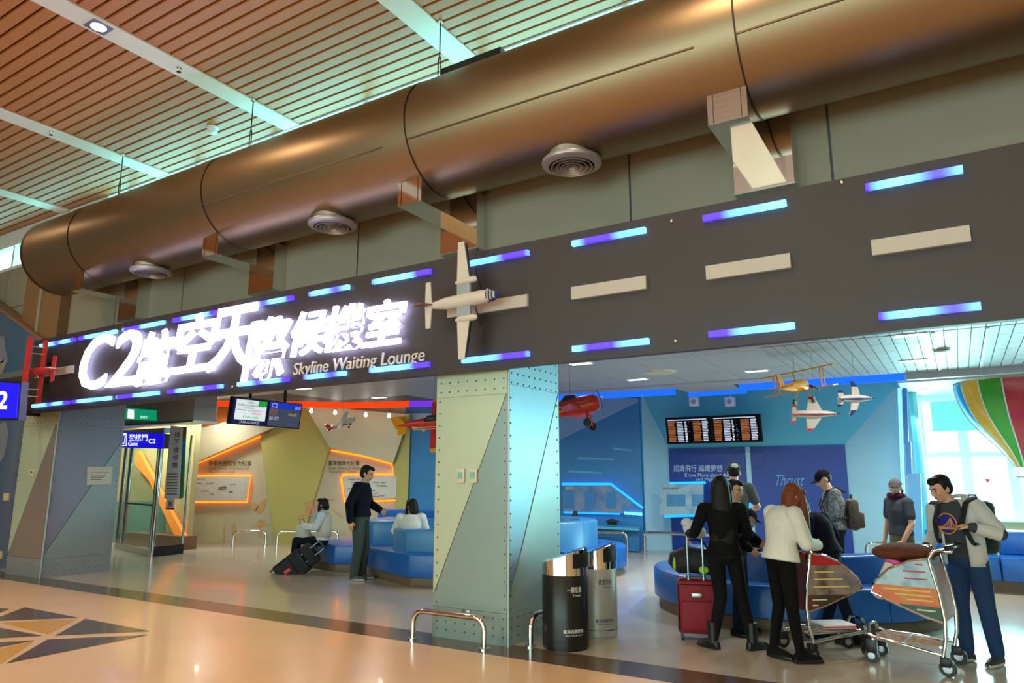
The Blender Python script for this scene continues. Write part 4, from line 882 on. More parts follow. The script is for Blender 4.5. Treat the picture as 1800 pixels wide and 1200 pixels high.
p = onz(1655, 613, CZ); t = thing('smoke_detector', 'brownish round detector on the tiled lounge ceiling', 'detector', (p.x, p.y, CZ - .05)); MB().lathe([(.11, CZ), (.1, CZ - .03), (.05, CZ - .05), (0, CZ - .05)], (p.x, p.y, 0), 20).build('body', mat('brown_plastic', (150, 130, 116), .5), t); MB().lathe([(.12, CZ), (.12, CZ - .012), (.1, CZ - .014)], (p.x, p.y, 0), 20).build('base', m_white, t)
p = onz(1160, 653, CZ); t = thing('ceiling_vent', 'pale oval ceiling vent left of the hanging yellow biplane', 'vent', (p.x, p.y, CZ - .04)); MB().lathe([(.26, CZ), (.24, CZ - .03), (.12, CZ - .02), (0, CZ - .03)], (p.x, p.y, 0), 24).build('dish', mat('cream_plastic', (210, 206, 186), .5), t); MB().lathe([(.28, CZ), (.28, CZ - .01), (.25, CZ - .012)], (p.x, p.y, 0), 24).build('rim', m_white, t)
# small spot lamps hanging before the cream wall
for xp, yp, lb in ((379, 753, 'bright round spot lamp over the left display'), (332, 766, 'small spot lamp at the left end over the cream wall'), (547, 722, 'spot lamp under the orange cove left of the small plane'), (589, 725, 'spot lamp above the tail of the small plane'), (643, 729, 'spot lamp right of the small plane'), (684, 731, 'spot lamp nearest the red model plane')):
    p = onA(xp, yp, .75); t = thing('spot_lamp', lb, 'spot lamp', tuple(p), 0, 'small white spot lamps before the cream wall')
    MB().lathe([(.0, -.05), (.035, -.04), (.045, 0), (.03, .05), (.012, .07), (0, .07)], p, 12).build('bulb', mat('bulb_glow', (255, 250, 240), .4, noise=0, emit=5), t)
    MB().tube([p + V((0, 0, .07)), V((p.x, p.y, 3.6))], .008, 6).build('stem', m_blk, t)
    l = bpy.data.lights.new('spot_lamp_light', 'POINT'); l.energy = 2.2; l.color = (1, .93, .8); l.shadow_soft_size = .05
    o = bpy.data.objects.new('spot_lamp_light', l); COL.objects.link(o); o.location = p + V((0, 0, -.1))
# ------------------------------------------------------------------ display shelf with small dark models under the blue board
t = thing('display_shelf', 'blue lit display shelf in front of the mural info board', 'shelf', tuple(onB(1060, 940, .4)))
MB().prism([onB(985, 918, .1), onB(1127, 926, .1), onB(1127, 930, .1), onB(985, 922, .1)], NB * .55).build('top', m_sky1, t); MB().prism([onB(985, 922, .1), onB(1127, 930, .1), onB(1127, 966, .1), onB(985, 960, .1)], NB * .4).build('front', m_mural, t)
for xp, yp, lb in ((1011, 911, 'dark tail fin model on the blue shelf'), (1076, 917, 'small dark plane model on the blue shelf')):
    p = onB(xp, yp, .4); t = thing('model_part', lb, 'model', tuple(p)); MB().prism([p + UB * -.09, p + UB * .09, p + UB * .05 + V((0, 0, .17)), p + UB * -.03 + V((0, 0, .17))] if xp == 1011 else [p + UB * -.18, p + UB * .2, p + UB * .04 + V((0, 0, .07)), p + UB * -.03 + V((0, 0, .07))], NB * .05).build('fin', m_blk, t); MB().box((p.x - .1, p.y - .05, p.z - .06), (p.x + .1, p.y + .05, p.z)).build('foot', m_blk, t)
# ------------------------------------------------------------------ model aircraft
class PF:
    """frame of a model aircraft: x nose, y left wing, z up"""
    def __init__(s, name, label, c, fwd, up, group=None, sc=1.):
        s.c = V(c); f = V(fwd).normalized(); u = V(up); u = (u - f * u.dot(f)).normalized(); l = u.cross(f)
        s.M = Matrix.Translation(s.c) @ Matrix((f, l, u)).transposed().to_4x4() @ Matrix.Scale(sc, 4); s.t = thing(name, label, 'model plane', tuple(c), 0, group)
    def put(s, name, m, q):
        q.v = [s.M @ p for p in q.v]; return q.build(name, m, s.t)
    def fus(s, name, m, st, seg=16):
        """stations (x, z, half width, half height)"""
        q = MB(); vs = []
        for x, z, a, b in st: vs += [V((x, a * math.cos(2 * math.pi * j / seg), z + b * math.sin(2 * math.pi * j / seg))) for j in range(seg)]
        n = len(st); q.add(vs, [(i * seg + j, i * seg + (j + 1) % seg, (i + 1) * seg + (j + 1) % seg, (i + 1) * seg + j) for i in range(n - 1) for j in range(seg)] + [tuple(range(seg)), tuple((n - 1) * seg + j for j in range(seg))], True)
        return s.put(name, m, q)
    def wing(s, name, m, pts, z, th, dih=0.):
        q = MB(); q.prism([(x, y, z + dih * abs(y)) for x, y in pts], (0, 0, th)); return s.put(name, m, q)
    def fin(s, name, m, pts, y, th): q = MB(); q.prism([(x, y - th / 2, z) for x, z in pts], (0, th, 0)); return s.put(name, m, q)
    def prop(s, x, y, z, r, m, blades=3):
        for k in range(blades):
            a = 2 * math.pi * k / blades + .5; d = V((0, math.cos(a), math.sin(a))); e = V((0, -math.sin(a), math.cos(a)))
            o = V((x, y, z)); w = r * .09; q = MB(); q.prism([o + e * w, o + d * r * .5 + e * w * 1.3, o + d * r + e * w * .4, o + d * r - e * w * .4, o + d * r * .5 - e * w * 1.3, o - e * w], (r * .04, 0, 0)); s.put('propeller_blade', m, q)
    def wheel(s, x, y, z, r, w=.03):
        q = MB(); q.lathe([(0, -w / 2), (r, -w / 2), (r * 1.05, 0), (r, w / 2), (0, w / 2)], seg=16, M=Matrix.Translation((x, y, z)) @ Matrix.Rotation(P2, 4, 'X')); s.put('wheel', m_blk, q)
    def rod(s, name, m, a, b, r): q = MB(); q.tube([a, b], r, 6); s.put(name, m, q)
def wire(pf, top=3.4):
    c = pf.c; MB().tube([c, (c.x, c.y, top)], .003, 5).build('hanging_wire', m_steel, pf.t)
m_pw = mat('model_white', (206, 198, 186), .4, noise=.02); m_pg = mat('model_grey', (150, 160, 166), .4, noise=.02); m_pn = mat('model_navy', (40, 60, 110), .4, noise=.02); m_pr2 = mat('model_red', (204, 48, 44), .35, noise=.02); m_py = mat('model_yellow', (232, 160, 28), .4, noise=.02); m_pk = mat('model_dark', (40, 40, 48), .4, noise=.02); m_pb = mat('model_brown', (120, 80, 66), .5, noise=.02)
# twin-engine airliner on the sign
f = PF('model_airliner', 'white twin propeller airliner model mounted on the runway sign', (-4.16, 5.76, 3.40), (1, 0, .02), (0, -1, 0))
f.fus('fuselage', m_pw, [(-.50, .02, .012, .012), (-.40, .01, .035, .035), (-.22, 0, .065, .065), (.0, 0, .072, .072), (.22, 0, .072, .072), (.30, -.004, .066, .066)])
f.fus('nose', m_pn, [(.30, -.004, .066, .066), (.36, -.012, .05, .05), (.40, -.02, .026, .026), (.415, -.022, .006, .006)])
for k in range(3): f.fin('nose_stripe', m_pw, [(.315 + .03 * k, .058 - .012 * k), (.325 + .03 * k, .056 - .012 * k), (.325 + .03 * k, -.05), (.315 + .03 * k, -.052)], 0, .125 - .03 * k)
for sgn in (1, -1):
    f.wing('inner_wing', m_pg, [(.10, 0), (.09, sgn * .2), (-.07, sgn * .2), (-.07, 0)], .0, .03)
    f.wing('wing', m_pw, [(.09, sgn * .2), (.035, sgn * .62), (-.045, sgn * .62), (-.07, sgn * .2)], .0, .024, .03)
    f.wing('deicer_edge', m_pk, [(.105, sgn * .24), (.052, sgn * .6), (.036, sgn * .6), (.088, sgn * .24)], .002, .024, .03)
    f.wing('tailplane', m_pw, [(-.38, 0), (-.40, sgn * .25), (-.46, sgn * .25), (-.47, 0)], .04, .014)
    q = MB(); q.tube([(-.1, sgn * .2, .01), (-.02, sgn * .2, .02), (.14, sgn * .2, .02), (.18, sgn * .2, .018)], [.012, .034, .034, .018], 12); f.put('engine', m_pw, q)
    f.prop(.185, sgn * .2, .018, .11, m_pk, 2)
f.fin('tail_fin', m_pb, [(-.36, .02), (-.44, .16), (-.54, .16), (-.48, .02)], 0, .016)
MB().tube([(-4.2, 5.80, 3.40), (-4.2, 6.0, 3.40)], .02, 8).build('mount', m_steel, f.t)
# red biplane at the far left end of the sign
f = PF('model_biplane', 'red biplane model mounted at the far left end of the sign', (-12.86, 5.80, 3.36), (-1, 0, 0), (0, -1, 0))
f.fus('fuselage', m_pr2, [(-.5, .0, .015, .02), (-.3, 0, .05, .05), (.05, 0, .07, .07), (.3, 0, .07, .07), (.36, 0, .03, .03)])
f.wing('lower_wing', m_pr2, [(.18, -.54), (.18, .54), (.04, .54), (.04, -.54)], -.07, .02); f.wing('upper_wing', m_pr2, [(.26, -.57), (.26, .57), (.1, .57), (.1, -.57)], .14, .02)
for sgn in (1, -1):
    for y in (.3, .42): f.rod('strut', m_pw, (.12, sgn * y, -.06), (.18, sgn * y, .14), .008)
    f.wing('tailplane', m_pr2, [(-.38, 0), (-.4, sgn * .22), (-.5, sgn * .2), (-.5, 0)], .02, .012); f.wheel(.2, sgn * .16, -.15, .05)
f.fin('rudder', m_pw, [(-.4, .02), (-.44, .15), (-.54, .15), (-.52, .02)], 0, .014); f.prop(.39, 0, 0, .14, m_pb, 4)
MB().tube([(-12.86, 5.85, 3.36), (-12.86, 6.0, 3.36)], .02, 8).build('mount', m_steel, f.t)
IR = V((cy, sy, 0)); TO = V((sy, -cy, 0)); Z3 = V((0, 0, 1))      # image right, towards the viewer
# yellow biplane hanging in the lounge
f = PF('model_biplane', 'yellow hanging biplane model below the tiled ceiling', ondep(1398, 679, 10.2), IR * .72 - TO * .64 + Z3 * .16, Z3 * .96 - IR * .24 + TO * .10, None, .84)
f.fus('fuselage', m_py, [(-.48, .02, .02, .04), (-.2, 0, .06, .075), (.1, 0, .085, .1), (.34, 0, .085, .1), (.38, 0, .05, .06)], 12)
f.wing('lower_wing', m_py, [(.24, -.62), (.24, .62), (.04, .62), (.04, -.62)], -.1, .02); f.wing('upper_wing', m_py, [(.32, -.66), (.32, .66), (.1, .66), (.1, -.66)], .24, .02)
for sgn in (1, -1):
    for y, x in ((.42, .08), (.42, .2)): f.rod('strut', m_py, (x, sgn * y, -.09), (x + .05, sgn * y, .24), .01)
    f.rod('cabane', m_py, (.2, sgn * .06, .08), (.2, sgn * .1, .24), .008); f.wing('tailplane', m_py, [(-.36, 0), (-.38, sgn * .24), (-.5, sgn * .22), (-.5, 0)], .02, .014)
    f.rod('gear_leg', m_py, (.2, sgn * .06, -.08), (.2, sgn * .16, -.26), .012); f.wheel(.2, sgn * .17, -.27, .055)
f.fin('rudder', m_py, [(-.36, .03), (-.44, .24), (-.56, .26), (-.54, -.02)], 0, .02); f.prop(.40, 0, 0, .24, m_pn, 2); wire(f)
# two jets
def jet(label, cx, cyy, dep, L, S, delta, mw, tip, spine, fwd, up):
    f = PF('model_jet', label, ondep(cx, cyy, dep), fwd, up)
    f.fus('fuselage', mw, [(-.48 * L, 0, .02, .02), (-.44 * L, 0, .045, .045), (-.1 * L, 0, .055, .055), (.2 * L, 0, .045, .045), (.4 * L, 0, .02, .02)], 12)
    f.fus('nose_cone', m_pk, [(.36 * L, 0, .026, .026), (.44 * L, 0, .013, .013), (.52 * L, 0, .002, .002)], 12); f.fus('spine_stripe', spine, [(-.42 * L, .04, .012, .012), (0, .05, .02, .018), (.38 * L, .015, .014, .014)], 10)
    for sg_ in (1, -1):
        if delta:
            f.wing('wing', mw, [(.17 * L, 0), (-.02 * L, sg_ * S * .42), (-.16 * L, sg_ * S * .42), (-.2 * L, 0)], -.01, .02); f.wing('wing_tip', tip, [(-.02 * L, sg_ * S * .42), (-.09 * L, sg_ * S * .5), (-.17 * L, sg_ * S * .5), (-.16 * L, sg_ * S * .42)], -.01, .02)
            f.wing('tailplane', mw, [(-.36 * L, 0), (-.42 * L, sg_ * S * .2), (-.48 * L, sg_ * S * .2), (-.48 * L, 0)], .0, .016); f.wing('tail_tip', tip, [(-.40 * L, sg_ * S * .2), (-.44 * L, sg_ * S * .27), (-.5 * L, sg_ * S * .27), (-.48 * L, sg_ * S * .2)], 0, .016)
        else:
            f.wing('wing', mw, [(.12 * L, 0), (.02 * L, sg_ * S * .34), (-.14 * L, sg_ * S * .34), (-.12 * L, 0)], -.01, .02); f.wing('wing_tip', tip, [(.02 * L, sg_ * S * .34), (-.1 * L, sg_ * S * .5), (-.18 * L, sg_ * S * .5), (-.14 * L, sg_ * S * .34)], -.01, .02)
            f.wing('tailplane', mw, [(-.32 * L, 0), (-.36 * L, sg_ * S * .17), (-.5 * L, sg_ * S * .17), (-.48 * L, 0)], 0, .016); f.wing('tail_tip', tip, [(-.36 * L, sg_ * S * .17), (-.4 * L, sg_ * S * .24), (-.5 * L, sg_ * S * .24), (-.5 * L, sg_ * S * .17)], 0, .016)
    f.fin('tail_fin', tip, [(-.34 * L, .03), (-.44 * L, .14), (-.52 * L, .14), (-.48 * L, .03)], 0, .016); wire(f)
jet('white jet model with red wing tips below the yellow biplane', 1434, 727, 10.2, .72, .50, True, m_pw, m_pr2, mat('model_maroon', (130, 60, 76), .4), IR + Z3 * .0, TO * .97 + Z3 * -.28)
jet('white jet model with dark blue wing tips right of the yellow biplane', 1505, 700, 10.2, .54, .50, False, m_pw, m_pn, m_pn, IR + Z3 * .0, TO * .97 + Z3 * -.26)
# red planes beside the pillar
def stunt(name, label, c, fwd, up, L, S, tailm):
    f = PF(name, label, c, fwd, up)
    f.fus('fuselage', m_pr2, [(-.5 * L, .04, .02, .05), (-.2 * L, .02, .07, .1), (.1 * L, 0, .1, .13), (.36 * L, 0, .1, .12), (.42 * L, 0, .06, .07)], 14)
    f.fus('flash_stripe', m_py, [(-.3 * L, -.02, .068, .03), (.1 * L, -.02, .104, .035), (.36 * L, -.02, .104, .03)], 10); f.fus('white_stripe', m_pw, [(-.3 * L, .03, .07, .02), (.1 * L, .03, .1, .025), (.3 * L, .03, .101, .015)], 10)
    f.fus('canopy', m_pk, [(-.12 * L, .1, .03, .02), (-.04 * L, .14, .05, .05), (.08 * L, .13, .05, .05), (.15 * L, .1, .02, .02)], 10)
    for sg_ in (1, -1):
        f.wing('wing', m_pr2, [(.2 * L, 0), (.1 * L, sg_ * S * .44), (-.04 * L, sg_ * S * .44), (-.04 * L, 0)], -.06, .03); f.wing('wing_tip', tailm, [(.1 * L, sg_ * S * .44), (.08 * L, sg_ * S * .5), (-.03 * L, sg_ * S * .5), (-.04 * L, sg_ * S * .44)], -.06, .03)
        f.wing('tailplane', tailm, [(-.36 * L, 0), (-.38 * L, sg_ * S * .17), (-.5 * L, sg_ * S * .17), (-.5 * L, 0)], .03, .02)
        f.rod('gear_leg', m_pr2, (.24 * L, sg_ * .06, -.1), (.24 * L, sg_ * .16, -.26), .016); f.wheel(.24 * L, sg_ * .17, -.27, .055)
    f.fin('rudder', tailm, [(-.38 * L, .06), (-.46 * L, .26), (-.56 * L, .26), (-.55 * L, -.04)], 0, .025); f.prop(.45 * L, 0, 0, .2, m_pk, 3); wire(f)
stunt('model_stunt_plane', 'red stunt plane model with propeller just right of the pillar', ondep(1002, 718, 9.4), IR * .95 + TO * .3 + Z3 * .2, Z3 + TO * -.1, .95, .9, m_pr2)
stunt('model_stunt_plane', 'red stunt plane model with yellow tail just left of the pillar', ondep(762, 744, 11.0), IR * .97 + TO * .1 + Z3 * .1, Z3 * .5 + TO * .8, 1.1, 1.0, m_py)
# little white and red high-wing plane
f = PF('model_plane', 'small white and red propeller plane model before the cream wall', ondep(602, 744, 13.0), IR * .93 + TO * .2 + Z3 * .33, Z3 * .8 + TO * .5)
f.fus('fuselage', m_pw, [(-.28, .0, .012, .02), (-.1, 0, .03, .035), (.08, 0, .04, .05), (.2, 0, .04, .045), (.24, 0, .02, .02)], 12); f.fus('red_belly', m_pr2, [(-.28, -.012, .013, .012), (-.1, -.02, .031, .02), (.08, -.028, .041, .025), (.12, -.028, .03, .02)], 12)
for sg_ in (1, -1): f.wing('wing', m_pw, [(.1, 0), (.08, sg_ * .32), (.0, sg_ * .32), (-.02, 0)], .05, .012); f.wing('tailplane', m_pr2, [(-.2, 0), (-.22, sg_ * .1), (-.28, sg_ * .1), (-.28, 0)], 0, .01); f.wheel(.1, sg_ * .06, -.09, .02, .014)
f.fin('rudder', m_pr2, [(-.2, .0), (-.26, .1), (-.32, .1), (-.3, 0)], 0, .012); f.prop(.25, 0, 0, .07, m_pk, 2); wire(f, 3.6)
# ------------------------------------------------------------------ hot air balloon
BYd = 15.5
ctr = ony(1789, 700, BYd); pr = [(691, 118), (706, 113), (722, 106), (735, 98), (755, 81), (772, 63), (790, 45), (810, 29), (821, 23)]
dep = (ctr - EYEP).dot(FWD); k = math.hypot(*(ony(1789 + 100, 700, BYd) - ctr).xy) / 100 * 1.0
prof = [(hw * k, ony(1789, yy, BYd).z) for yy, hw in pr]
prof = [(prof[0][0] * 1.02, 3.285)] + [q_ for q_ in prof if q_[1] < 3.27]
t = thing('hot_air_balloon', 'striped rainbow hot air balloon model hanging from the lounge ceiling', 'balloon', (ctr.x, BYd, prof[-1][1] - .2))
bc = [(190, 30, 46), (30, 140, 214), (236, 176, 30), (60, 160, 40), (200, 30, 40), (30, 140, 214), (236, 176, 30), (60, 160, 40), (200, 30, 40), (30, 140, 214), (236, 176, 30), (60, 160, 40)]
gm = {c: mat('balloon_cloth_%d_%d' % (c[0], c[1]), c, .28, noise=.03, coat=.3) for c in set(bc)}
ng = 16; face = math.degrees(math.atan2(-BYd, -ctr.x))       # a red gore faces the viewer
for g_ in range(ng):
    a0 = math.radians(face + 22.5 * (g_ - 4) - 11.25); a1 = a0 + math.radians(22.5)
    q = MB(); q.lathe(prof, (ctr.x, BYd, 0), 6, a0, a1); q.build('gore', gm[bc[g_ % 4]], t)
    MB().tube([(ctr.x + r * math.cos(a0) * 1.004, BYd + r * math.sin(a0) * 1.004, z) for r, z in prof], .012, 6).build('piping', m_white, t)
zr = ony(1789, 838, BYd).z; rr = prof[-1][0] * 1.15
MB().tube(arc((ctr.x, BYd, zr), rr, 0, 2 * math.pi, 24, (1, 0, 0), (0, 1, 0)), .01, 6, False).build('basket_ring', m_steel, t)
for j in range(10): a = 2 * math.pi * j / 10; MB().tube([(ctr.x + rr * math.cos(a), BYd + rr * math.sin(a), zr), (ctr.x + prof[-1][0] * math.cos(a), BYd + prof[-1][0] * math.sin(a), prof[-1][1])], .004, 5).build('rope', m_steel, t)
# downlights in the window bay
for xp, yp, lb in ((1622, 684, 'small bay downlight left of the balloon'), (1748, 676, 'small bay downlight above the green stripe of the balloon')):
    CB = 3.3; p = onz(xp, yp, CB) if yp > 680 else V((ctr.x - .45, BYd - 1.4, CB)); p.y = max(14.75, min(p.y, 16.6)); t = thing('bay_downlight', lb, 'downlight', (p.x, p.y, CB), 0, 'downlights over the window bay')
    MB().lathe([(.09, CB - .001), (.09, CB - .012), (.06, CB - .012)], (p.x, p.y, 0), 18).build('trim_ring', m_white, t); MB().lathe([(.06, CB - .01), (0, CB - .012)], (p.x, p.y, 0), 16).build('lamp', m_lamp, t)
    l = bpy.data.lights.new('bay_lamp', 'SPOT'); l.energy = 60; l.spot_size = 1.6; l.color = (1, .97, .85); o = bpy.data.objects.new('bay_lamp', l); COL.objects.link(o); o.location = (p.x, p.y, CB - .05)
    o.rotation_euler = (math.radians(35), 0, 0) if yp < 680 else (0, 0, 0)
# ------------------------------------------------------------------ luggage
def rolled(q, M): q.v = [M @ p for p in q.v]; return q
def suitcase(label, base, rz, lean, w, d, h, m, trim, handle_h, name='suitcase'):
    t = thing(name, label, 'suitcase', tuple(base)); M = Matrix.Translation(V(base)) @ Matrix.Rotation(rz, 4, 'Z') @ Matrix.Translation((0, -w / 2, .02)) @ Matrix.Rotation(-lean, 4, 'X') @ Matrix.Translation((0, w / 2, -.02))
    rolled(MB().bbox((-d / 2, -w / 2, .06), (d / 2, w / 2, .06 + h), .04), M).build('shell', m, t)
    rolled(MB().bbox((d / 2 - .01, -w * .4, .1), (d / 2 + .035, w * .4, .06 + h * .62), .02), M).build('front_pocket', m, t)
    rolled(MB().tube([(d / 2 + .002, -w * .46, .1), (d / 2 + .002, -w * .46, .02 + h), (d / 2 + .002, w * .46, .02 + h), (d / 2 + .002, w * .46, .1)], .007, 6), M).build('zip_line', trim, t)
    rolled(MB().box((-d * .2, -.1, .06 + h), (d * .2, -.08, .06 + h + .02)).box((-d * .2, .08, .06 + h), (d * .2, .1, .06 + h + .02)).box((-d * .1, -.1, .06 + h + .015), (d * .1, .1, .06 + h + .03)), M).build('grip', m_blk, t)
    for sx in (-1, 1):
        for sy_ in (-1, 1): 
            x, y = sx * (d / 2 - .03), sy_ * (w / 2 - .04); q = MB(); q.lathe([(0, -.012), (.028, -.012), (.03, 0), (.028, .012), (0, .012)], seg=14, M=Matrix.Translation((x, y, .03)) @ Matrix.Rotation(P2, 4, 'X')); q.box((x - .02, y - .016, .035), (x + .02, y + .016, .075)); rolled(q, M).build('wheel', m_blk, t)
    if handle_h:
        q = MB()
        for s in (-1, 1): q.tube([(d / 2 - .03, s * .075, .06 + h), (d / 2 - .03, s * .075, handle_h)], .011, 8)
        rolled(q, M).build('telescopic_rods', mat('pale_rod', (170, 206, 206), .25, .8), t); rolled(MB().bbox((d / 2 - .05, -.095, handle_h - .01), (d / 2 - .01, .095, handle_h + .025), .01), M).build('pull_handle', m_blk, t)
    return t, M
m_red = mat('crimson_fabric', (132, 16, 34), .7, noise=.06, scale=40, bump=.1); m_bkf = mat('black_fabric', (26, 26, 30), .75, noise=.08, scale=30, bump=.1)
t, M = suitcase('red fabric trolley suitcase with tall handle beside the woman in black', (-2.42, 7.50, 0), math.radians(-72), 0, .40, .25, .52, m_red, m_blk, 1.04)
rolled(MB().bbox((.16, -.05, .42), (.168, .05, .46), .003), M).build('badge', m_steel, t)
t = thing('duffel_bag', 'black duffel bag with yellow green patch on top of the red suitcase', 'bag', (-2.42, 7.5, .6)); M = Matrix.Translation((-2.40, 7.47, .75)) @ Matrix.Rotation(math.radians(-72), 4, 'Z')
q = MB(); q.tube([(-.08, -.26, -.05), (-.08, -.22, -.02), (-.08, -.08, .02), (-.08, .08, .0), (-.08, .2, -.01), (-.08, .24, -.05)], [.05, .115, .135, .13, .12, .05], 16); rolled(q, M).build('body', m_bkf, t)
rolled(MB().ell((.045, .07, -.07), (.02, .05, .04)), M).build('yellow_green_patch', mat('yellow_green', (150, 200, 40), .5), t); rolled(MB().ell((.01, -.22, -.02), (.03, .02, .07)), M).build('yellow_green_patch', MATS['yellow_green'], t)
rolled(MB().tube(arc((-.08, 0, .1), .12, 0, math.pi, 10, (0, 1, 0), (0, 0, 1)), .012, 6), M).build('strap', m_bkf, t)
t, M = suitcase('black fabric suitcase leaning beside the seated woman', (-10.05, 8.72, .05), math.radians(-55), math.radians(52), .42, .26, .52, m_bkf, m_blk, .95)
M2 = M; rolled(MB().bbox((.15, -.03, .2), (.172, .03, .32), .004), M).build('luggage_tag', mat('red_white_tag', (206, 60, 56), .5), t)
t = thing('carry_bag', 'small black bag strapped on top of the leaning suitcase', 'bag', tuple(M2 @ V((0, 0, .6)))); rolled(MB().bbox((-.14, -.19, .58), (.12, .19, .78), .05), M2).build('body', m_bkf, t); rolled(MB().tube([(.0, -.1, .78), (0, -.08, .83), (0, .08, .83), (0, .1, .78)], .01, 6), M2).build('strap', m_bkf, t)
# ------------------------------------------------------------------ baggage carts
def print_mat(n, cols): return mat_bands(n, cols, 'U', 5, rough=.3)
def cart(label, loc, rz, bands, zs, rear):
    t = thing('baggage_cart', label, 'cart', (loc[0], loc[1], 0), rz)
    B = lambda q, n, m, p=None: q.build(n, m, p or t, world=False)
    for s in (-1, 1):
        y = s * .27
        up = [(-.30, y, .13), (-.335, y, .28), (-.345, y, .45), (-.325, y, .65), (-.29, y, .82), (-.27, y, .93), (-.32, y, 1.0), (-.40, y, 1.02)]
        B(MB().tube(up, .016, 10), 'upright', m_chrome)
        B(MB().tube([(-.30, y, .16), (-.05, y * .95, .2), (.22, y * .72, .215), (.28, y * .66, .24)], .015, 10), 'base_tube', m_chrome)
        rim = [(-.29, y, .93), (-.12, y, .90), (.05, y, .82), (.17, y, .70), (.205, y, .615), (.05, y, .55), (-.16, y, .47), (-.335, y, .42)]
        pn = B(MB().tube(rim, .011, 8), 'panel_rim', m_chrome)
        def edge(z):      # forward reach of the fan panel at height z
            pts = [(.93, -.29), (.90, -.12), (.82, .05), (.70, .17), (.615, .205)] if z > .615 else [(.615, .205), (.55, .05), (.47, -.16), (.42, -.335)]
            for (za, xa), (zb2, xb2) in zip(pts[:-1], pts[1:]):
                if zb2 <= z <= za: return xa + (xb2 - xa) * (za - z) / (za - zb2)
            return -.3
        def back(z): return -.345 if z < .5 else -.345 + (z - .5) * .15
        for i_, mm in enumerate(bands):
            z0, z1 = zs[i_], zs[i_ + 1]; n = 5; zz = [z0 + (z1 - z0) * j / n for j in range(n + 1)]
            B(MB().prism([(edge(z) - .004, y - .004, z) for z in zz] + [(back(z), y - .004, z) for z in reversed(zz)], (0, .008, 0)), 'advert_band', mm)
        for bi, (mm_, n_) in enumerate(((mat('ad_pale_ink', (206, 214, 190), .4, noise=0), 2), (mat('ad_yellow_ink', (230, 196, 90), .4, noise=0), 3), (mat('ad_red_ink', (190, 50, 50), .4, noise=0), 3))):
            z0, z1 = zs[bi], zs[bi + 1]
            for e_ in range(n_):
                z_ = z0 + (z1 - z0) * (e_ + 1) / (n_ + 1); xe = min(edge(z_), edge(z_ + .012)) - .04; xs_ = back(z_) + .06
                if xe - xs_ > .06:
                    for s2_ in (-1, 1): B(MB().box((xs_, y + s2_ * .0045 - .0006, z_), (xs_ + (xe - xs_) * random.uniform(.5, .9), y + s2_ * .0045 + .0006, z_ + .012)), 'advert_line', mm_)
        # rear wheel
        q = MB(); q.lathe([(0, -.022), (.062, -.022), (.066, -.01), (.066, .01), (.062, .022), (0, .022)], seg=20, M=Matrix.Translation((-.33, y, .066)) @ Matrix.Rotation(P2, 4, 'X')); wv_ = B(q, 'rear_wheel', m_blk)
        for e in (-1, 1): B(MB().lathe([(.035, e * .024), (0, e * .026)], seg=14, M=Matrix.Translation((-.33, y, .066)) @ Matrix.Rotation(P2, 4, 'X')), 'hub_cap', m_steel, wv_)
        B(MB().bbox((-.36, y - .035, .075), (-.28, y + .035, .15), .012), 'fork', m_blk)
        q = MB(); q.lathe([(0, -.02), (.058, -.02), (.062, 0), (.058, .02), (0, .02)], seg=20, M=Matrix.Translation((.27, y * .62, .062)) @ Matrix.Rotation(P2, 4, 'X')); wv_ = B(q, 'front_caster', m_blk)
        for e in (-1, 1): B(MB().lathe([(.03, e * .022), (0, e * .024)], seg=14, M=Matrix.Translation((.27, y * .62, .062)) @ Matrix.Rotation(P2, 4, 'X')), 'hub_cap', m_steel, wv_)
        B(MB().bbox((.22, y * .62 - .034, .085), (.31, y * .62 + .034, .2), .014), 'fork', m_blk)
    B(MB().tube([(-.40, -.27, 1.02), (-.44, -.22, 1.02), (-.44, .22, 1.02), (-.40, .27, 1.02)], .02, 10), 'push_handle', m_blk)
    B(MB().bbox((-.42, -.09, .96), (-.33, .09, 1.01), .015), 'brake_lever', m_chrome)
    for yy in (-.14, -.07, 0, .07, .14): B(MB().tube([(-.28, yy, .2), (.24, yy, .225)], .009, 8), 'deck_bar', m_chrome)
    for xx in (-.28, 0., .24): B(MB().tube([(xx, -.2, .21), (xx, .2, .21)], .011, 8), 'cross_bar', m_chrome)
    B(MB().tube([(.28, -.15, .24), (.29, -.1, .31), (.29, .1, .31), (.28, .15, .24)], .014, 8), 'front_stop', m_chrome)
    B(MB().prism([(-.345, -.26, .42), (-.345, .26, .42), (-.29, .26, .86), (-.29, -.26, .86)], (.006, 0, 0)), 'rear_panel', rear); B(MB().prism([(.19, -.26, .60), (.19, .26, .60), (-.33, .26, .42), (-.33, -.26, .42)], (0, 0, .008)), 'basket_floor', m_steel)
    return t
ad1 = [print_mat('dark_product_print', [(40, 30, 26), (74, 54, 44), (120, 40, 40)]), print_mat('product_photo_print', [(58, 50, 48), (150, 130, 120), (90, 90, 100)]), mat('red_advert', (190, 26, 40), .3)]
ad2 = [mat('green_advert', (34, 80, 52), .3, noise=.12, scale=20), print_mat('orange_advert_print', [(180, 60, 40), (214, 110, 60), (200, 150, 60)]), print_mat('sky_advert_print', [(150, 200, 220), (180, 214, 226), (120, 160, 190)])]
K1 = cart('chrome baggage cart with red advert panel in front of the woman in white', (-1.19, 7.55), math.radians(38), ad1, [.42, .56, .82, .93], ad1[0])
K2 = cart('chrome baggage cart with sky blue and green advert panel before the man with backpack', (-.53, 7.49), math.radians(172), ad2, [.42, .54, .69, .93], mat('pink_white_panel', (214, 190, 190), .3))
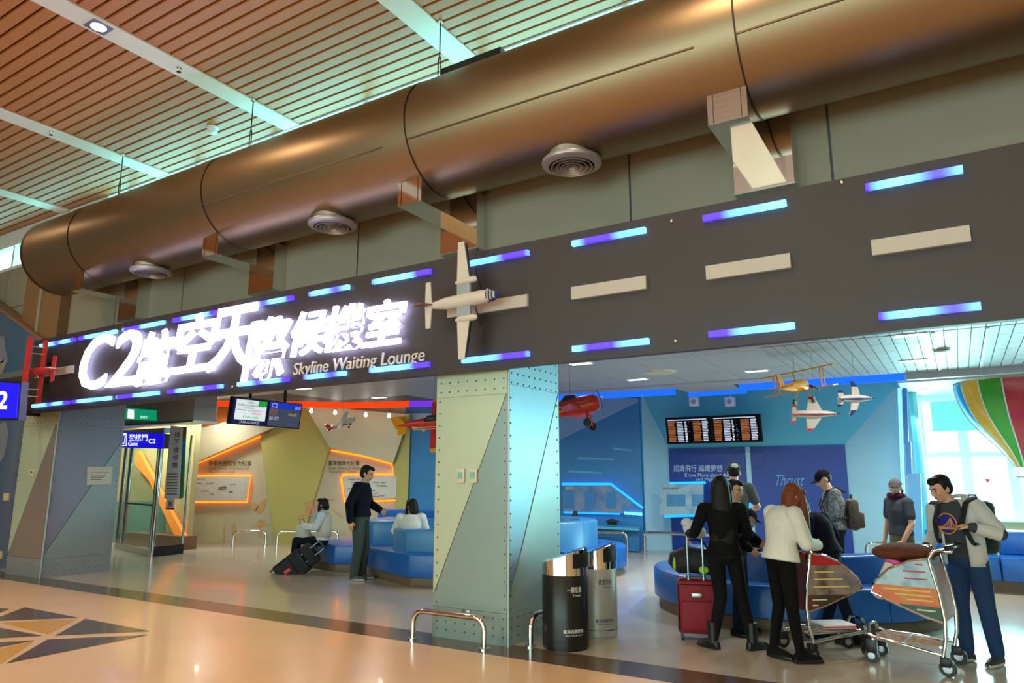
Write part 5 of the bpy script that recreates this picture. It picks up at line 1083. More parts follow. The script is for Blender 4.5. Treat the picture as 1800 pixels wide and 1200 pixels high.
# load on the second cart
M = Matrix.Translation((-.53, 7.49, 0)) @ Matrix.Rotation(math.radians(172), 4, 'Z')
t = thing('fur_bundle', 'brown fur bundle lying across the top of the second cart', 'bundle', tuple(M @ V((-.05, 0, .9)))); q = MB(); q.ell((-.05, .0, .955), (.26, .24, .075), None, 24, 14); q.ell((.03, .1, .95), (.18, .15, .07), None, 20, 10); rolled(q, M).build('fur', mat('brown_fur', (96, 46, 20), .9, noise=.2, scale=30, bump=.6), t)
rolled(MB().bbox((-.24, -.1, .985), (-.16, .02, 1.02), .01), M).build('clasp', m_chrome, t)
t = thing('shopping_bag', 'white and pink plastic bag in the front of the second cart', 'bag', tuple(M @ V((.15, 0, .6)))); q = MB(); q.bbox((-.06, -.2, -.2), (.06, .2, .16), .045, Matrix.Translation((.10, 0, .73)) @ Matrix.Rotation(-.45, 4, 'Y')); rolled(q, M).build('white_body', mat('white_plastic_bag', (214, 206, 204), .35, noise=.05, bump=.3), t); rolled(MB().bbox((-.07, -.19, .12), (.07, .19, .2), .03, Matrix.Translation((.10, 0, .73)) @ Matrix.Rotation(-.45, 4, 'Y')), M).build('pink_top', mat('pink_plastic', (214, 50, 140), .35, bump=.3), t)
M = Matrix.Translation((-1.19, 7.55, 0)) @ Matrix.Rotation(math.radians(38), 4, 'Z')
t = thing('striped_bag', 'dark striped bag standing in the basket of the first cart', 'bag', tuple(M @ V((-.1, 0, .5)))); rolled(MB().bbox((-.26, -.2, .5), (.02, .2, .82), .05), M).build('body', mat_bands('brown_stripe_fabric', [(40, 30, 26), (70, 54, 42), (40, 30, 26)], 'Z', 8, rough=.8), t); rolled(MB().tube(arc((-.12, 0, .82), .1, 0, math.pi, 8, (0, 1, 0), (0, 0, 1)), .01, 6), M).build('handle', m_bkf, t)
t = thing('shoe_box', 'flat red and white box lying on the deck of the first cart', 'box', tuple(M @ V((.12, 0, .235)))); rolled(MB().bbox((-.12, -.13, .238), (.2, .13, .272), .006), M).build('box', m_white, t); rolled(MB().box((-.12, -.132, .245), (.2, .132, .258)), M).build('red_band', m_pr2, t)
# ------------------------------------------------------------------ people
def remesh(vs, fs, vox, smooth=3, fac=.5):
    me = bpy.data.meshes.new('tmp'); me.from_pydata([tuple(v) for v in vs], [], fs); me.update()
    o = bpy.data.objects.new('tmp', me); COL.objects.link(o)
    m = o.modifiers.new('r', 'REMESH'); m.mode = 'VOXEL'; m.voxel_size = vox; m.use_smooth_shade = True
    if smooth: s = o.modifiers.new('s', 'SMOOTH'); s.factor = fac; s.iterations = smooth
    out = bpy.data.meshes.new_from_object(o.evaluated_get(bpy.context.evaluated_depsgraph_get()))
    bpy.data.objects.remove(o); bpy.data.meshes.remove(me)
    for p in out.polygons: p.use_smooth = True
    out.materials.clear(); return out
class Prims:
    def __init__(s): s.v = []; s.f = []; s.t = []
    def add(s, vs, fs, tg): n = len(s.v); s.v += [V(p) for p in vs]; s.f += [tuple(i + n for i in f) for f in fs]; s.t += ([tg] * len(fs) if isinstance(tg, str) else tg)
    def cap(s, a, b, ra, rb, tg, seg=12):
        """tapered capsule"""
        a, b = V(a), V(b); d = b - a; L = d.length; d = d / L if L > 1e-6 else V((0, 0, 1)); u = d.orthogonal().normalized(); w_ = d.cross(u)
        rings = [(a - d * ra * math.sin(q), ra * math.cos(q)) for q in (1.2, .8, .4)] + [(a + d * L * k / 4, ra + (rb - ra) * k / 4) for k in range(5)] + [(b + d * rb * math.sin(q), rb * math.cos(q)) for q in (.4, .8, 1.2)]
        vs = []; 
        for c, r in rings: vs += [c + (u * math.cos(2 * math.pi * j / seg) + w_ * math.sin(2 * math.pi * j / seg)) * r for j in range(seg)]
        n = len(rings); vs += [a - d * ra, b + d * rb]; fs = [(i * seg + j, i * seg + (j + 1) % seg, (i + 1) * seg + (j + 1) % seg, (i + 1) * seg + j) for i in range(n - 1) for j in range(seg)]
        fs += [(n * seg, (j + 1) % seg, j) for j in range(seg)] + [(n * seg + 1, (n - 1) * seg + j, (n - 1) * seg + (j + 1) % seg) for j in range(seg)]
        s.add(vs, fs, tg)
    def chain(s, pts, rs, tg):
        for (a, b), (ra, rb) in zip(zip(pts[:-1], pts[1:]), zip(rs[:-1], rs[1:])): s.cap(a, b, ra, rb, tg)
    def ell(s, c, r, tg, M=None, seg=16, rings=10):
        q = MB(); q.ell(c, r, M, seg, rings); s.add(q.v, q.f, tg)
    def loft(s, st, side, seg=20):
        """stations: (centre, half width along side, half depth, tag); closed"""
        vs = []; fs = []; tg = []; n = len(st)
        for i, (c, a, b, _) in enumerate(st):
            t = V(st[min(i + 1, n - 1)][0]) - V(st[max(i - 1, 0)][0]); t.normalize(); sd = side - t * side.dot(t); sd.normalize(); fr = t.cross(sd)
            vs += [V(c) + sd * (a * math.cos(2 * math.pi * j / seg)) + fr * (b * math.sin(2 * math.pi * j / seg)) for j in range(seg)]
        for i in range(n - 1):
            fs += [(i * seg + j, i * seg + (j + 1) % seg, (i + 1) * seg + (j + 1) % seg, (i + 1) * seg + j) for j in range(seg)]; tg += [st[i][3]] * seg
        fs += [tuple(range(seg))[::-1], tuple((n - 1) * seg + j for j in range(seg))]; tg += [st[0][3], st[-1][3]]; s.add(vs, fs, tg)
m_skin = mat('skin', (206, 156, 126), .5, noise=.03, scale=14); m_lip = mat('lips', (160, 92, 84), .5, noise=0); m_eye = mat('eye_dark', (24, 18, 16), .3, noise=0)
def fabric(n, c, **k):
    if sum(c) < 110: c = tuple(int(v * .72) for v in c)
    return mat('cloth_' + n, c, .9, noise=.07, scale=9, bump=.25, spec=.18, **k)
def hair_mat(n, c): return mat('hair_' + n, c, .6, spec=.25, noise=.15, scale=26, bump=.5, stretch=(1, 1, .12))
DJ = dict(pel=(0, 0, .93), che=(0, 0, 1.27), nek=(-.01, 0, 1.45), hed=(.02, 0, 1.585), shL=(0, .185, 1.385), shR=(0, -.185, 1.385), elL=(-.03, .24, 1.12), elR=(-.03, -.24, 1.12), wrL=(.06, .25, .88), wrR=(.06, -.25, .88),
          hiL=(0, .09, .89), hiR=(0, -.09, .89), knL=(.02, .10, .49), knR=(.02, -.10, .49), anL=(-.02, .11, .09), anR=(-.02, -.11, .09))
def person(label, loc, head_deg, H, J={}, W={}, mats={}, vox=.0085, bulk=.012, legb=.008, look=(1, 0, -.05), sleeve='shirt', forearm=None, hem=.0, hair=None, hairm=None, hairlen=.3, curl=.5, toe=(8, 8), face=True, collar=None, fem=False, shorts=False, group=None, handdir={}, z0=0., drape=None):
    t = thing('person', label, 'person', (loc[0], loc[1], z0), math.radians(head_deg), group); s = H / 1.7
    inv = (Matrix.Translation((loc[0], loc[1], z0)) @ Matrix.Rotation(math.radians(head_deg), 4, 'Z')).inverted()
    j = {k: V(v) * s for k, v in DJ.items()}; j.update({k: V(v) * s for k, v in J.items()}); j.update({k: inv @ V(v) for k, v in W.items()})
    P = Prims(); b = bulk; lb = legb
    side = (j['shL'] - j['shR']).normalized(); hs = (j['hiL'] - j['hiR']).normalized(); up1 = (j['che'] - j['pel']).normalized()
    pel, che, nek = j['pel'], j['che'], j['nek']; cr = pel - up1 * .10 * s
    wst = lerp(pel, che, .42); hp = lerp(pel, che, .02 + hem); k = s
    aw, ac, ah = (.128, .150, .168) if fem else (.142, .165, .160)
    sd = (side + hs).normalized()
    st = [(cr, ah * .72 * k, .085 * k, 'pants'), (lerp(cr, pel, .5), (ah + .0) * k, .112 * k + lb, 'pants'), (lerp(pel, hp, .5), (ah - .004) * k + lb, .115 * k + lb, 'pants'),
          (hp, (ah - .004) * k + b, .113 * k + b, 'shirt'), (hp + up1 * .012, (ah - .004) * k + b * 1.35, .113 * k + b * 1.35, 'shirt'), (lerp(hp, wst, .6), (aw + .012) * k + b * 1.2, .105 * k + b * 1.2, 'shirt'), (wst, aw * k + b, .10 * k + b, 'shirt'), (lerp(wst, che, .6), (aw + ac) / 2 * k + b, .112 * k + b, 'shirt'),
          (che, ac * k + b, .118 * k + b, 'shirt'), (lerp(che, nek, .55), (ac - .005) * k + b, .098 * k + b, 'shirt'), (lerp(che, nek, .85), .115 * k + b * .6, .08 * k + b * .5, 'shirt'), (nek, .062 * k + b * .3, .06 * k + b * .3, 'shirt')]
    P.loft(st, sd)
    for L in 'LR':
        sh, el, wr = j['sh' + L], j['el' + L], j['wr' + L]; fo = forearm or sleeve
        P.cap(lerp(nek, sh, .3) - V((0, 0, .03)), sh, .05 * k, .062 * k + b * .6, 'shirt')
        if sleeve == 'short': m_ = lerp(sh, el, .62); P.cap(sh, m_, .06 * k + b * .5, .054 * k + b * .6, 'shirt'); P.cap(m_, el, .043 * k, .040 * k, 'skin'); P.chain([el, lerp(el, wr, .3), wr], [.040 * k, .041 * k, .028 * k], 'skin')
        else: P.cap(sh, el, .060 * k + b * .6, .045 * k + b * .7, 'shirt'); P.chain([el, lerp(el, wr, .3), lerp(el, wr, .93)], [.045 * k + b * .6, .043 * k + b * .6, .034 * k + b * .6], 'shirt'); P.cap(lerp(el, wr, .85), wr, .027 * k, .026 * k, 'skin')
        # hand: palm, four fingers, thumb
        d = V(handdir.get(L, (wr - el) + V((0, 0, -.0)))).normalized(); inn = -side if L == 'L' else side
        lat = d.cross(inn); lat = lat.normalized() if lat.length > 1e-4 else V((1, 0, 0)); nrm = lat.cross(d).normalized()      # nrm points roughly to the palm side (inwards)
        if nrm.dot(inn) < 0: nrm = -nrm
        if lat.x < 0: lat = -lat        # thumb side is the front
        kn = wr + d * .085 * k
        P.loft([(wr, .024 * k, .018 * k, 'skin'), (wr + d * .03 * k, .035 * k, .017 * k, 'skin'), (wr + d * .07 * k, .040 * k, .015 * k, 'skin'), (kn, .038 * k, .013 * k, 'skin')], lat, 14)
        for q, (off, ln) in enumerate(((.031, .070), (.0105, .078), (-.0105, .073), (-.030, .058))):
            a = kn + lat * off * k - d * .008 * k; c1 = curl * .6; dd = d * math.cos(c1) + nrm * math.sin(c1); b1 = a + dd * ln * .5 * k; c2 = curl * 1.5; de = d * math.cos(c2) + nrm * math.sin(c2); c_ = b1 + de * ln * .5 * k
            P.cap(a, b1, .0098 * k, .009 * k, 'skin', 8); P.cap(b1, c_, .009 * k, .0078 * k, 'skin', 8)
        a = wr + d * .025 * k + lat * .03 * k; b1 = a + (d * .6 + lat * .6 + nrm * .35 * curl).normalized() * .035 * k; c_ = b1 + (d * .85 + lat * .2 + nrm * .5 * curl).normalized() * .03 * k
        P.cap(a, b1, .013 * k, .011 * k, 'skin', 8); P.cap(b1, c_, .0105 * k, .009 * k, 'skin', 8)
        # leg and shoe
        hi, kn_, an = j['hi' + L], j['kn' + L], j['an' + L]; th = (.080 if fem else .082) * k + lb
        if shorts: m_ = lerp(hi, kn_, .9); P.chain([hi, m_], [th + .01, .075 * k + lb], 'pants'); P.chain([m_, kn_, lerp(kn_, an, .3), an], [.056 * k, .052 * k, .055 * k, .036 * k], 'skin')
        else: P.chain([hi, lerp(hi, kn_, .5), kn_], [th, .072 * k + lb, .056 * k + lb], 'pants'); P.chain([kn_, lerp(kn_, an, .35), lerp(kn_, an, .95)], [.056 * k + lb, .053 * k + lb, .038 * k + lb * 1.3], 'pants'); P.cap(lerp(kn_, an, .85), an, .034 * k, .034 * k, 'sock')
        a_ = math.radians(toe[0 if L == 'L' else 1]) * (1 if L == 'L' else -1); fd = V((math.cos(a_), math.sin(a_), 0)); fz = an.z - .09 * k
        h_ = V((an.x, an.y, fz)); P.chain([h_ - fd * .035 * k + V((0, 0, .045)), h_ + fd * .05 * k + V((0, 0, .05)), h_ + fd * .13 * k + V((0, 0, .036)), h_ + fd * .185 * k + V((0, 0, .030))], [.040, .042, .036, .026], 'shoe')
        P.cap(an + V((0, 0, .0)), h_ + V((0, 0, .05)), .042 * k, .042 * k, 'shoe')
        sl_ = [(h_ - fd * .075 * k + V((0, 0, z)), h_ + fd * .21 * k + V((0, 0, z))) for z in (.002, .02)]; lt = V((-fd.y, fd.x, 0))
        ring = lambda z: [h_ - fd * .07 + lt * .025 + V((0, 0, z)), h_ - fd * .07 - lt * .025 + V((0, 0, z)), h_ + fd * .02 - lt * .038 + V((0, 0, z)), h_ + fd * .12 - lt * .045 + V((0, 0, z)), h_ + fd * .2 - lt * .03 + V((0, 0, z)), h_ + fd * .2 + lt * .03 + V((0, 0, z)), h_ + fd * .12 + lt * .045 + V((0, 0, z)), h_ + fd * .02 + lt * .038 + V((0, 0, z))]
        P.add(ring(.002) + ring(.026), [tuple(range(8))[::-1], tuple(range(8, 16))] + [(i, (i + 1) % 8, (i + 1) % 8 + 8, i + 8) for i in range(8)], 'sole')
    # head
    hd = j['hed']; fx = V(look).normalized(); tilt = V((0, 0, 1)); sdv = tilt.cross(fx).normalized(); ux = fx.cross(sdv).normalized(); HM = Matrix((fx, sdv, ux)).transposed()
    def hp_(x, y, z): return hd + (fx * x + sdv * y + ux * z) * k
    P.cap(nek - V((0, 0, .02)), lerp(nek, hd, .75), .056 * k if not fem else .05 * k, .052 * k if not fem else .046 * k, 'skin')
    P.ell(hp_(-.008, 0, .025), (.096 * k, .076 * k, .092 * k), 'skin', HM); P.ell(hp_(.02, 0, -.045), (.068 * k, .058 * k, .072 * k), 'skin', HM); P.ell(hp_(.048, 0, -.088), (.030 * k, .032 * k, .022 * k), 'skin', HM)
    P.cap(hp_(.086, 0, .005), hp_(.103, 0, -.03), .008 * k, .013 * k, 'skin', 8); P.ell(hp_(.074, 0, .028), (.018 * k, .05 * k, .012 * k), 'skin', HM); P.ell(hp_(.083, 0, -.062), (.012 * k, .024 * k, .010 * k), 'lips', HM)
    for y in (-1, 1): P.ell(hp_(-.012, y * .078, -.012), (.022 * k, .010 * k, .034 * k), 'skin', HM); P.ell(hp_(.06, y * .04, -.025), (.024 * k, .02 * k, .022 * k), 'skin', HM)
    me = remesh(P.v, P.f, vox, 3); bv = BVHTree.FromPolygons([tuple(v) for v in P.v], P.f)
    tags = ['skin', 'shirt', 'pants', 'shoe', 'sole', 'sock', 'lips']; dm = dict(skin=m_skin, lips=m_lip, sole=m_blk, sock=m_skin, shoe=m_blk); dm.update(mats)
    for q in tags: me.materials.append(dm.get(q, m_grey))
    ti = {q: i for i, q in enumerate(tags)}
    for p in me.polygons:
        r = bv.find_nearest(p.center); p.material_index = ti[P.t[r[2]]] if r[2] is not None else 0
    me.name = 'body'; o = bpy.data.objects.new('body', me); COL.objects.link(o); o.parent = t; WM[o] = wm(t).copy()
    def kid(name, q, m): return q.build(name, m, t, world=False)
    if face:
        for y in (-1, 1):
            kid('eye', MB().ell(hp_(.0795, y * .032, .006), (.007 * k, .013 * k, .0055 * k), HM, 10, 6), m_eye); kid('eyebrow', MB().tube([hp_(.088, y * .016, .028), hp_(.086, y * .034, .032), hp_(.074, y * .05, .026)], .0035 * k, 6), hairm or m_eye)
    if hair:
        Q = Prims()
        if hair == 'cap_under': Q.ell(hp_(-.028, 0, .012), (.082 * k, .080 * k, .080 * k), 'h', HM)
        else:
            Q.ell(hp_(-.028, 0, .046), (.093 * k, .084 * k, .088 * k), 'h', HM); Q.ell(hp_(-.042, 0, .0), (.075 * k, .081 * k, .085 * k), 'h', HM); Q.ell(hp_(.028, 0, .098), (.066 * k, .066 * k, .03 * k), 'h', HM); Q.ell(hp_(.066, .01, .086), (.03 * k, .05 * k, .026 * k), 'h', HM)
            for y in (-1, 1): Q.ell(hp_(.0, y * .074, .02), (.022 * k, .012 * k, .038 * k), 'h', HM)
        if hair in ('long', 'bob'):
            L = hairlen * k; dn = V((0, 0, -1)); bk = -fx; bk = V((bk.x, bk.y, 0)).normalized() if V((bk.x, bk.y, 0)).length > .1 else V((-1, 0, 0))
            c0 = hp_(-.05, 0, .02); n = 8
            st = []
            for i in range(n + 1):
                f_ = i / n; c = c0 + dn * L * f_ + bk * (.035 * math.sin(min(1, f_ * 1.4) * 1.6)) * k; wd = (.086 + .034 * math.sin(f_ * 2.4) if hair == 'long' else .088 - .008 * f_) * k * (1 if f_ < .8 else 1 - (f_ - .8) * 1.4); st.append((c, wd, (.068 - .022 * f_) * k, 'h'))
            Q.loft(st, sdv, 18)
            for y in (-1, 1):
                a = hp_(.012, y * .078, .05); pts = [a, hp_(.018, y * .088, -.04), hp_(.008, y * .09, -.10) + dn * L * .15] + ([hp_(.03, y * .085, -.1) + dn * L * .45] if hair == 'long' and hairlen > .35 else []); Q.chain(pts, [.022 * k, .026 * k, .028 * k, .018 * k][:len(pts)], 'h')
            Q.ell(hp_(.05, .02, .075), (.04 * k, .06 * k, .03 * k), 'h', HM)
        if drape:
            for (x0, y0, wd, L2) in drape:
                c0 = hp_(x0, y0, .03); Q.loft([(c0 + V((0, 0, -L2 * i / 6)) + fx * (.01 * i if i < 4 else .04), wd * (1, 1.15, 1.2, 1.15, 1.0, .8, .5)[i] * k, .045 * k * (1, 1.1, 1.1, 1, .85, .7, .4)[i], 'h') for i in range(7)], sdv, 14)
        hm = remesh(Q.v, Q.f, .008, 2); hm.materials.append(hairm); hm.name = 'hair'; o = bpy.data.objects.new('hair', hm); COL.objects.link(o); o.parent = t; WM[o] = wm(t).copy()
    t2 = dict(t=t, j=j, hp=hp_, HM=HM, k=k, kid=kid, fx=fx, sd=sdv, ux=ux); return t2
def cap_on(pn, m, m2=None, back=False, bl=.085):
    k = pn['k']; hp_ = pn['hp']; q = MB(); M = pn['HM']; vs = []; seg, rings = 20, 7
    for i in range(rings + 1):
        a = math.pi / 2 * i / rings
        for jn in range(seg): b = 2 * math.pi * jn / seg; vs.append(hp_(-.012 + .108 * math.cos(a) * math.cos(b), .09 * math.cos(a) * math.sin(b), .040 + .092 * math.sin(a)))
    fs = [(i * seg + jn, i * seg + (jn + 1) % seg, (i + 1) * seg + (jn + 1) % seg, (i + 1) * seg + jn) for i in range(rings) for jn in range(seg)]; q.add(vs, fs, True)
    cp_ = pn['kid']('cap', q, m)
    sg_ = -1 if back else 1; n = 10; top = []; 
    for i in range(n + 1): a = -1.15 + 2.3 * i / n; top.append((-.012 + sg_ * .1 * math.cos(a), .088 * math.sin(a))) 
    out = [(x + sg_ * bl * math.cos(-1.15 + 2.3 * i / n), y * .98) for i, (x, y) in enumerate(top)]
    q = MB(); vs = [hp_(x, y, .046) for x, y in top] + [hp_(x, y, .030 - .012 * abs(y) / .09) for x, y in out] + [hp_(x, y, .040) for x, y in top] + [hp_(x, y, .024 - .012 * abs(y) / .09) for x, y in out]
    m_ = n + 1; q.add(vs, [(i, i + 1, m_ + i + 1, m_ + i) for i in range(n)] + [(2 * m_ + i, 3 * m_ + i, 3 * m_ + i + 1, 2 * m_ + i + 1) for i in range(n)] + [(m_ + i, m_ + i + 1, 3 * m_ + i + 1, 3 * m_ + i) for i in range(n)], True); pn['kid']('cap_brim', q, m2 or m)
    pn['kid']('cap_button', MB().ell(hp_(-.012, 0, .133), (.01 * k, .01 * k, .006 * k)), m)
    return cp_
hk = hair_mat('black', (22, 18, 16)); hb = hair_mat('brown', (110, 58, 30)); hdk = hair_mat('dark_brown', (44, 28, 22))
navy = fabric('navy', (20, 26, 48)); black = fabric('black', (18, 18, 21)); white = fabric('white', (214, 214, 204)); olive = fabric('olive_grey', (66, 76, 72)); jeans = fabric('jeans', (40, 62, 98)); djeans = fabric('dark_jeans', (24, 32, 50)); grey = fabric('grey', (84, 88, 82)); lgrey = fabric('light_grey', (206, 202, 196)); charcoal = fabric('charcoal', (62, 66, 72)); sneaker = mat('dark_sneaker', (40, 42, 46), .6); wsole = mat('white_sole', (190, 190, 186), .5); cream_c = fabric('cream', (206, 200, 176)); khaki = fabric('khaki', (104, 104, 76)); purple = fabric('plum', (66, 22, 44))
speck = mat_bands('speckled_cloth', [(50, 52, 58), (110, 112, 116), (150, 152, 156)], 'U', 45, rough=.9)
# 1 standing man in navy
p1 = person('standing man in navy jacket and grey trousers beside the angular blue bench', (-8.36, 8.78), 26, 1.80, dict(elR=(-.10, -.25, 1.13), wrR=(-.07, -.27, .88), elL=(.06, .23, 1.13), wrL=(.28, .13, 1.02), nek=(.03, 0, 1.45), hed=(.08, 0, 1.58), anL=(.02, .10, .09), anR=(-.04, -.09, .09), knL=(.05, .1, .49)), mats=dict(shirt=navy, pants=olive, shoe=mat('white_black_sneaker', (70, 72, 78), .6), sole=wsole), bulk=.036, legb=.026, look=(1, .05, -.3), hair='short', hairm=hk, curl=.7)
gl = MB()
for y in (-1, 1): gl.tube([p1['hp'](.094 + .016 * 0, y * .032 + .018 * math.cos(a), .004 + .013 * math.sin(a)) for a in [2 * math.pi * i / 12 for i in range(13)]], .002, 5); gl.tube([p1['hp'](.09, y * .05, .008), p1['hp'](-.005, y * .08, .01)], .002, 5)
p1['kid']('glasses', gl, m_blk)
# 2 seated woman with bag
sp_ = onz(566, 949, .52)
seatJ = lambda kx=.46, dz=.0: dict(pel=(0, 0, .55 + dz), che=(-.02, 0, .88 + dz), nek=(-.01, 0, 1.06 + dz), hed=(.03, 0, 1.19 + dz), shL=(-.01, .18, 1.0 + dz), shR=(-.01, -.18, 1.0 + dz), hiL=(.02, .09, .53 + dz), hiR=(.02, -.09, .53 + dz), knL=(kx, .10, .55 + dz), knR=(kx, -.10, .55 + dz), anL=(kx + .03, .10, .09), anR=(kx + .03, -.10, .09))
J = seatJ(); J.update(elL=(.08, .22, .78), elR=(.10, -.22, .78), wrL=(.34, .08, .80), wrR=(.34, -.06, .80))
p2 = person('seated woman in white blouse and cream vest on the blue bench', (sp_.x, sp_.y), 214, 1.62, J, mats=dict(shirt=fabric('blouse_white', (206, 212, 218)), pants=djeans, shoe=black), bulk=.02, look=(1, -.2, .05), hair='bob', hairm=hk, hairlen=.11, fem=True, curl=.9)
k = p2['k']; j = p2['j']
q = MB(); vs = []
for i, (z, a, b_) in enumerate(((.60, .175, .150), (.75, .172, .150), (.90, .180, .155), (1.0, .165, .13), (1.05, .10, .095))):
    n = 20
    for e in range(n + 1): an_ = math.radians(55 + 250 * e / n); vs.append(V((-.01 + b_ * math.cos(an_) * 1.05, a * math.sin(an_) * 1.02, z)) * k)
n = 21; q.add(vs, [(i * n + e, i * n + e + 1, (i + 1) * n + e + 1, (i + 1) * n + e) for i in range(4) for e in range(n - 1)], True); o = p2['kid']('vest', q, cream_c); md = o.modifiers.new('thickness', 'SOLIDIFY'); md.thickness = .02
p2['kid']('scarf', MB().tube([p2['hp'](.075 * math.cos(a), .085 * math.sin(a), -.145 - .03 * math.cos(a)) for a in [2 * math.pi * i / 16 for i in range(17)]], .035, 10).tube([p2['hp'](.09, .02, -.16), p2['hp'](.12, .03, -.30)], [.035, .03], 8), fabric('teal_white', (150, 190, 196)))
c = wm(p2['t']) @ (V((.36, .0, .72)) * k); t = thing('carrier_bag', 'pale carrier bag held on the lap of the seated woman', 'bag', tuple(c)); q = MB(); q.tube([c + V((0, 0, -.16)), c + V((0, 0, -.08)), c + V((0, 0, .06)), c + V((0, 0, .14))], [.13, .16, .13, .04], 14, flat=(1.1, .8)); q.build('sack', mat('pale_sack', (190, 188, 172), .5, bump=.3), t); MB().tube([c + V((-.08, 0, .05)), c + V((-.1, 0, .2)), c + V((0, 0, .2)), c + V((.05, 0, .08))], .008, 6).build('handle', m_pb, t)
# 3 child-size sitter between
sp_ = V((-8.02, 9.72, 0)); J = seatJ(.36); J.update(elL=(.1, .2, .75), elR=(.08, -.22, .76), wrL=(.28, .08, .78), wrR=(.26, -.1, .76))
p3 = person('small seated person in red and white behind the standing man', (sp_.x, sp_.y), 165, 1.42, J, mats=dict(shirt=fabric('red_white', (176, 60, 66)), pants=fabric('washed_blue', (120, 150, 180)), shoe=black), look=(1, 0, -.4), hair='bob', hairm=hdk, hairlen=.2, fem=True, z0=-.0)
# 4 seated woman in white, back turned
sp_ = ondep(722, 945, 11.6); J = seatJ(.44); J.update(elL=(.05, .28, .78), elR=(.06, -.25, .78), wrL=(.26, .26, .72), wrR=(.30, -.12, .76))
p4 = person('seated woman in loose white top seen from behind on the angular bench', (sp_.x, sp_.y), 122, 1.64, J, mats=dict(shirt=white, pants=black, shoe=black), bulk=.035, look=(1, .75, .0), hair='bob', hairm=hk, hairlen=.15, fem=True)
c = wm(p4['t']) @ (p4['j']['wrL'] + V((.1, .05, .05))); t = thing('smartphone', 'smartphone held up by the seated woman in white', 'phone', tuple(c)); MB().bbox((c.x - .04, c.y - .006, c.z - .07), (c.x + .04, c.y + .006, c.z + .07), .005).build('body', m_blk, t); MB().box((c.x - .035, c.y - .008, c.z - .06), (c.x + .035, c.y - .006, c.z + .06)).build('display', m_grey, t)
# 5 woman in black with suitcase
p5 = person('woman in black with very long black hair holding the red suitcase', (-2.03, 7.2), 112, 1.60, dict(elL=(-.06, .30, 1.14), elR=(.10, -.26, 1.12), wrR=(.30, -.16, 1.0), hed=(.02, -.0, 1.6)), dict(wrL=(-2.44, 7.38, 1.045), anL=(-2.16, 7.13, .09), anR=(-1.83, 7.27, .09), knL=(-2.08, 7.17, .47), knR=(-1.90, 7.26, .47)), mats=dict(shirt=black, pants=fabric('black_jeans', (20, 20, 24)), shoe=mat('black_leather', (16, 16, 18), .35), sock=mat('black_leather', (16, 16, 18), .35)), bulk=.014, hair='long', hairm=hk, hairlen=.70, fem=True, look=(1, -.15, 0), curl=.9, face=True, toe=(40, 50), handdir=dict(L=(.2, .1, -.5)))
for L in 'LR': a = p5['j']['an' + L]; p5['kid']('boot_shaft', MB().tube([a + V((0, 0, .16)), a + V((0, 0, .05)), a + V((0, 0, -.03))], [.056, .052, .05], 12), MATS['black_leather'])
c = V((-2.38, 7.33, 1.10)); t = thing('white_scarf', 'bundled white scarf over the forearm of the woman in black', 'scarf', tuple(c)); q = MB(); q.ell(c, (.10, .07, .08), None, 16, 10).ell(c + V((.06, .0, -.04)), (.08, .07, .06)).ell(c + V((-.05, -.02, .05)), (.06, .05, .05)); o = q.build('bundle', fabric('scarf_white', (200, 202, 206)), t)
# 6 man behind her
p6 = person('dark haired man in black standing behind the woman in black', (-2.10, 7.92), 2, 1.575, dict(elR=(.0, -.25, 1.12), wrR=(.18, -.16, .95), elL=(.05, .24, 1.13), wrL=(.24, .12, 1.0)), mats=dict(shirt=black, pants=djeans, shoe=black), bulk=.022, look=(1, -.45, -.12), hair='short', hairm=hk, curl=.8)
p6['kid']('collar', MB().tube([p6['hp'](.06 * math.cos(a), .066 * math.sin(a), -.135 - .02 * math.cos(a)) for a in [2 * math.pi * i / 16 for i in range(17)]], .014, 8), white)
# 7 far man with cap
p7 = person('man in grey T-shirt with white backed cap before the navy display', (-2.66, 10.1), 95, 1.80, dict(elR=(.10, -.26, 1.15), wrR=(.26, -.20, 1.12)), mats=dict(shirt=grey, pants=djeans, shoe=black), vox=.011, bulk=.02, sleeve='short', look=(1, .3, -.1), hair='cap_under', hairm=hk)
cap_on(p7, fabric('cap_olive', (58, 66, 50))); p7['kid']('white_cap_patch', MB().ell(p7['hp'](-.098, .0, .075), (.03, .05, .035)), white)
# 8 seated with cap
J = seatJ(.42); J.update(che=(.04, 0, .87), nek=(.12, 0, 1.03), hed=(.20, 0, 1.13), shL=(.08, .17, .98), shR=(.08, -.17, .98), elL=(.16, .22, .76), elR=(.18, -.22, .76), wrL=(.36, .10, .70), wrR=(.36, -.08, .70))
p8 = person('bowed seated person with black cap and dark jacket on the curved bench', (-2.42, 9.05), 38, 1.66, J, mats=dict(shirt=black, pants=djeans, shoe=black), vox=.01, bulk=.028, look=(1, -.1, -.45), hair='cap_under', hairm=hk)
cap_on(p8, navy); p8['kid']('white_collar', MB().tube([p8['hp'](-.05 + .07 * math.cos(a), .075 * math.sin(a), -.13 + .02 * math.cos(a)) for a in [2 * math.pi * i / 16 for i in range(17)]], .022, 8), white)
